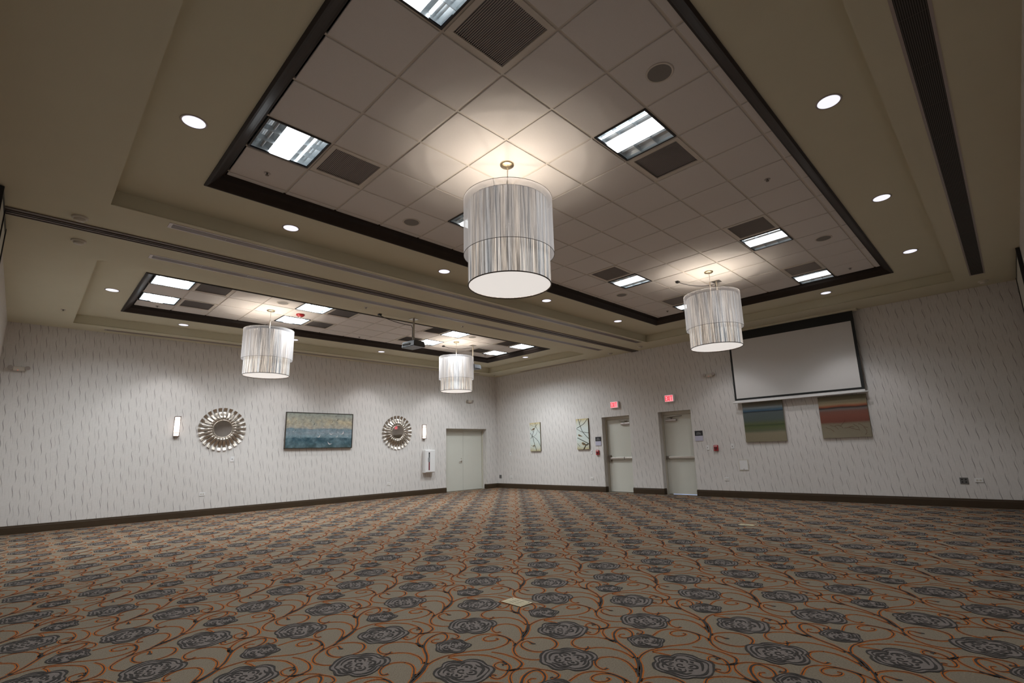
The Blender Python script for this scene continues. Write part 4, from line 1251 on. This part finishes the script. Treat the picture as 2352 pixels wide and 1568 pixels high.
plate(on_left, 'wall_outlet', (.599, .485), .115, .08, 'duplex', 'white outlet low on the wall below the left sunburst mirror', 'outlet', group=OUT)
plate(on_left, 'wall_outlet', (5.32, .407), .115, .08, 'duplex', 'white outlet low on the wall below the right sunburst mirror', 'outlet', group=OUT)
plate(on_back, 'wall_outlet', (-10.176, .385), .110, .08, 'duplex', 'white outlet low on the wall near the room corner', 'outlet', group=OUT)
plate(on_back, 'wall_outlet', (-6.677, .384), .115, .08, 'duplex', 'white outlet low on the wall left of the left exit door', 'outlet', group=OUT)
plate(on_back, 'wall_outlet', (-2.604, .427), .108, .078, 'duplex', 'white outlet below the white access panel', 'outlet', group=OUT)
plate(on_back, 'wall_outlet', (1.942, .476), .118, .072, 'duplex', 'white outlet right of the grey four-port plate at far right', 'outlet', group=OUT)
plate(on_left, 'wall_switch', (1.148, 1.25), .080, .122, 'switch', 'white switch plate below and right of the left sunburst mirror', 'switch', group=SW)
plate(on_back, 'wall_switch', (-10.181, 1.163), .078, .115, 'switch', 'white switch plate between the room corner and the left bird canvas', 'switch', group=SW)
plate(on_back, 'wall_switch', (-6.633, 1.157), .070, .120, 'switch', 'white switch plate under the right bird canvas', 'switch', group=SW)
plate(on_back, 'wall_switch', (-3.005, 1.183), .068, .120, 'switch', 'white switch plate left of the pull station by the right exit', 'switch', group=SW)
plate(on_back, 'wall_switch', (-2.386, 1.198), .068, .120, 'switch', 'white switch plate below the screen, right of the pull station', 'switch', group=SW)
plate(on_back, 'data_plate', (-10.725, .388), .116, .114, 'quad', 'dark four-port data plate low near the room corner', 'data plate', 'grey', 'grey data plates')
plate(on_back, 'data_plate', (1.740, .465), .118, .112, 'quad', 'grey four-port data plate low on the wall at far right', 'data plate', 'grey', 'grey data plates')
root = on_back('access_panel', -2.167, .755, label='white square access panel below the green landscape painting', cat='panel')
q = MB(); q.box(-.113, .113, -.006, 0, -.127, .127, bev=.001); q.build('panel_frame', M['offwhite'], root)
q = MB(); q.box(-.096, .096, -.010, -.004, -.108, .110, bev=.001); q.build('panel_door', M['white'], root)
q = MB(); q.lathe([(.009, -.010), (.009, -.013)], c=(0, 0, -.092), axis='y', n=12, cap1=True); q.build('latch', M['grey'], root)

def emer(maker, u, z, label, m_='offwhite'):
    root = maker('emergency_light', u, z, label=label, cat='emergency light', group='twin-head emergency lights')
    q = MB(); q.box(-.085, .085, -.065, 0, -.045, .040, bev=.014); q.build('body', M[m_], root)
    for s in (-1, 1):
        q = MB(); q.lathe([(.020, .030), (.036, .0), (.040, -.028), (.036, -.034)], c=(s * .115, -.055, .012), axis='y', n=20); q.cyl((s * .08, -.035, 0), (s * .105, -.040, .008), .010, 8)
        hd = q.build('lamp_head', M[m_], root)
        q = MB(); q.lathe([(.036, -.032), (.0005, -.030)], c=(s * .115, -.055, .012), axis='y', n=20); q.build('lens', M['alu'], hd)
    q = MB(); q.lathe([(.004, -.066), (.004, -.068)], c=(-.01, 0, -.032), axis='y', n=8, cap1=True); q.build('indicator', M['led'], root)
emer(on_left, -2.635, 3.058, 'twin-head emergency light at the left end of the mirror wall')
emer(on_left, 8.36, 3.00, 'twin-head emergency light above the double door')
emer(on_back, -2.762, 2.985, 'twin-head emergency light left of the projection screen')

# projection screen
root = on_back('projection_screen', -.825, 0, label='large white pull-down projection screen with black border', cat='projection screen')
X0, X1 = -1.325, 1.320
yy = -.130
q = MB(); q.box(X0, X1, yy - .001, yy + .001, 2.262, 3.950, 0); q.build('border', M['scblack'], root)
q = MB(); q.box(X0 + .045, X1 - .055, yy - .0025, yy - .0012, 2.312, 3.715, 0); q.build('viewing_surface', M['screen'], root)
q = MB(); q.tube([(X0 - .05, yy, 2.215), (X1 + .05, yy, 2.215)], .017, 12); q.box(X0, X1, yy - .010, yy + .010, 2.222, 2.266); q.build('weight_bar', M['white'], root)
q = MB(); q.box(X0 - .08, X1 + .08, -.20, -.04, 3.925, 3.957, bev=.003); q.build('ceiling_case', M['gyp'], root)

def canvas(maker, u, z, w_, h_, face, edge, label, th=.035):
    root = maker('canvas_painting', u, z, label=label, cat='painting')
    q = MB(); q.box(-w_ / 2, w_ / 2, -th, 0, -h_ / 2, h_ / 2); q.build('canvas_sides', M[edge], root)
    q = MB(); q.box(-w_ / 2 + .001, w_ / 2 - .001, -th - .002, -th - .0002, -h_ / 2 + .001, h_ / 2 - .001); f_ = q.build('painted_face', M[face], root)
    return root
canvas(on_back, -1.585, 1.765, .90, .965, 'greenp', 'canvasedge2', 'green and blue landscape canvas under the left part of the screen')
cr_ = canvas(on_back, .030, 1.745, .885, .875, 'redp', 'canvasedge2', 'rust red landscape canvas under the right part of the screen')
q = MB(); rt_ = random.Random(9)
for k in range(9):
    x = -.36 + k * .085; z = -.20 + rt_.uniform(-.05, .04)
    P_ = [(x, -.0385, z)]
    a = rt_.uniform(-.5, .5)
    for j in range(4):
        a += rt_.uniform(-.7, .7); x += .045 * cos(a); z += .045 * sin(a); P_.append((x, -.0385, z))
    q.tube(P_, .0022, 4)
q.build('painted_twigs', M['twig'], cr_)

def bird_canvas(u, z, w_, h_, lines, birds, label):
    root = canvas(on_back, u, z, w_, h_, 'birdbg', 'canvasedge', label, .04)
    q = MB()
    for pts, t_ in lines:
        q.tube([(-w_ / 2 + a * w_, -.043, h_ / 2 - c * h_) for a, c in pts], t_, 5)
    q.build('painted_branches', M['branch'], root)
    q = MB()
    for (a, c, s, fl) in birds:
        cx, cz = -w_ / 2 + a * w_, h_ / 2 - c * h_
        pts = [(-1, .15), (-.8, .45), (-.4, .55), (.1, .35), (.9, -.1), (1.7, -.45), (1.65, -.65), (.7, -.5), (.1, -.55), (-.5, -.35), (-.85, -.05)]
        q.poly([(cx + fl * p[0] * s, -.0462, cz + p[1] * s) for p in pts])
        q.poly([(cx + fl * p[0] * s * .6, -.0466, cz + p[1] * s * .5 + s * .05) for p in pts], 1)
    q.build('painted_birds', [M['birdbrown'], M['branch']], root)
bird_canvas(-8.93, 1.700, .475, .94,
    [([(.55, 0), (.58, .12), (.75, .25), (.97, .38)], .006), ([(.75, .05), (.57, .14), (.40, .27), (.24, .45), (.08, .56)], .007), ([(.05, .36), (.24, .47), (.55, .55), (.80, .66), (1.0, .84)], .007),
     ([(.24, .47), (.35, .62), (.45, .78), (.62, .98)], .009), ([(.30, .50), (.52, .45), (.66, .38), (.75, .28)], .004), ([(.08, .20), (.35, .33)], .004), ([(.10, .78), (.30, .84), (.50, .85)], .004), ([(.05, .05), (.30, .12), (.57, .14)], .003)],
    [(.36, .22, .060, -1), (.38, .80, .040, -1)], 'narrow canvas of birds on branches, left one near the room corner')
bird_canvas(-6.920, 1.703, .468, .925,
    [([(.20, 0), (.33, .22), (.50, .42), (.75, .55), (1.0, .66)], .009), ([(.95, .02), (.65, .17), (.30, .25), (.06, .30)], .007), ([(.02, .32), (.45, .43), (1.0, .47)], .006), ([(.45, .02), (.30, .14), (.33, .22)], .005),
     ([(.08, .62), (.45, .70), (.95, .82)], .010), ([(.05, .80), (.25, .90)], .006), ([(.98, .82), (.75, .86), (.55, 1.0)], .014)],
    [(.26, .54, .060, 1), (.58, .82, .085, 1)], 'narrow canvas of birds on branches, right one beside the left exit door')

# brass floor plates
def floor_plate(x, y, a, label):
    root = empty('floor_plate', (x, y, .0032), a, label=label, cat='floor box', group='brass floor plates')
    q = MB(); q.box(-.115, .115, -.070, .070, 0, .005, bev=.002); q.build('cover', M['floorplate'], root)
    q = MB()
    for s in (-1, 1):
        q.box(s * .010, s * .100, -.055, .055, .005, .0062)
    q.build('hinged_flap', mat('floor_plate_flap', (.44, .38, .24), .45, .4), root)
    q = MB()
    for s in (-1, 1):
        for z_ in (-.03, .0, .03): q.box(s * .03 - .02, s * .03 + .025, z_ - .003, z_ + .002, .0062, .0068)
        q.lathe([(.006, .0062), (.006, .0075)], c=(s * .095, .045, 0), n=10, cap1=True)
    q.build('slot_marks', M['darksteel'], root)
floor_plate(-.571, .568, 0.0, 'brass cover plate in the carpet nearest the camera')
floor_plate(-.628, 5.580, 0.0, 'brass cover plate in the carpet farther away, below the green painting')
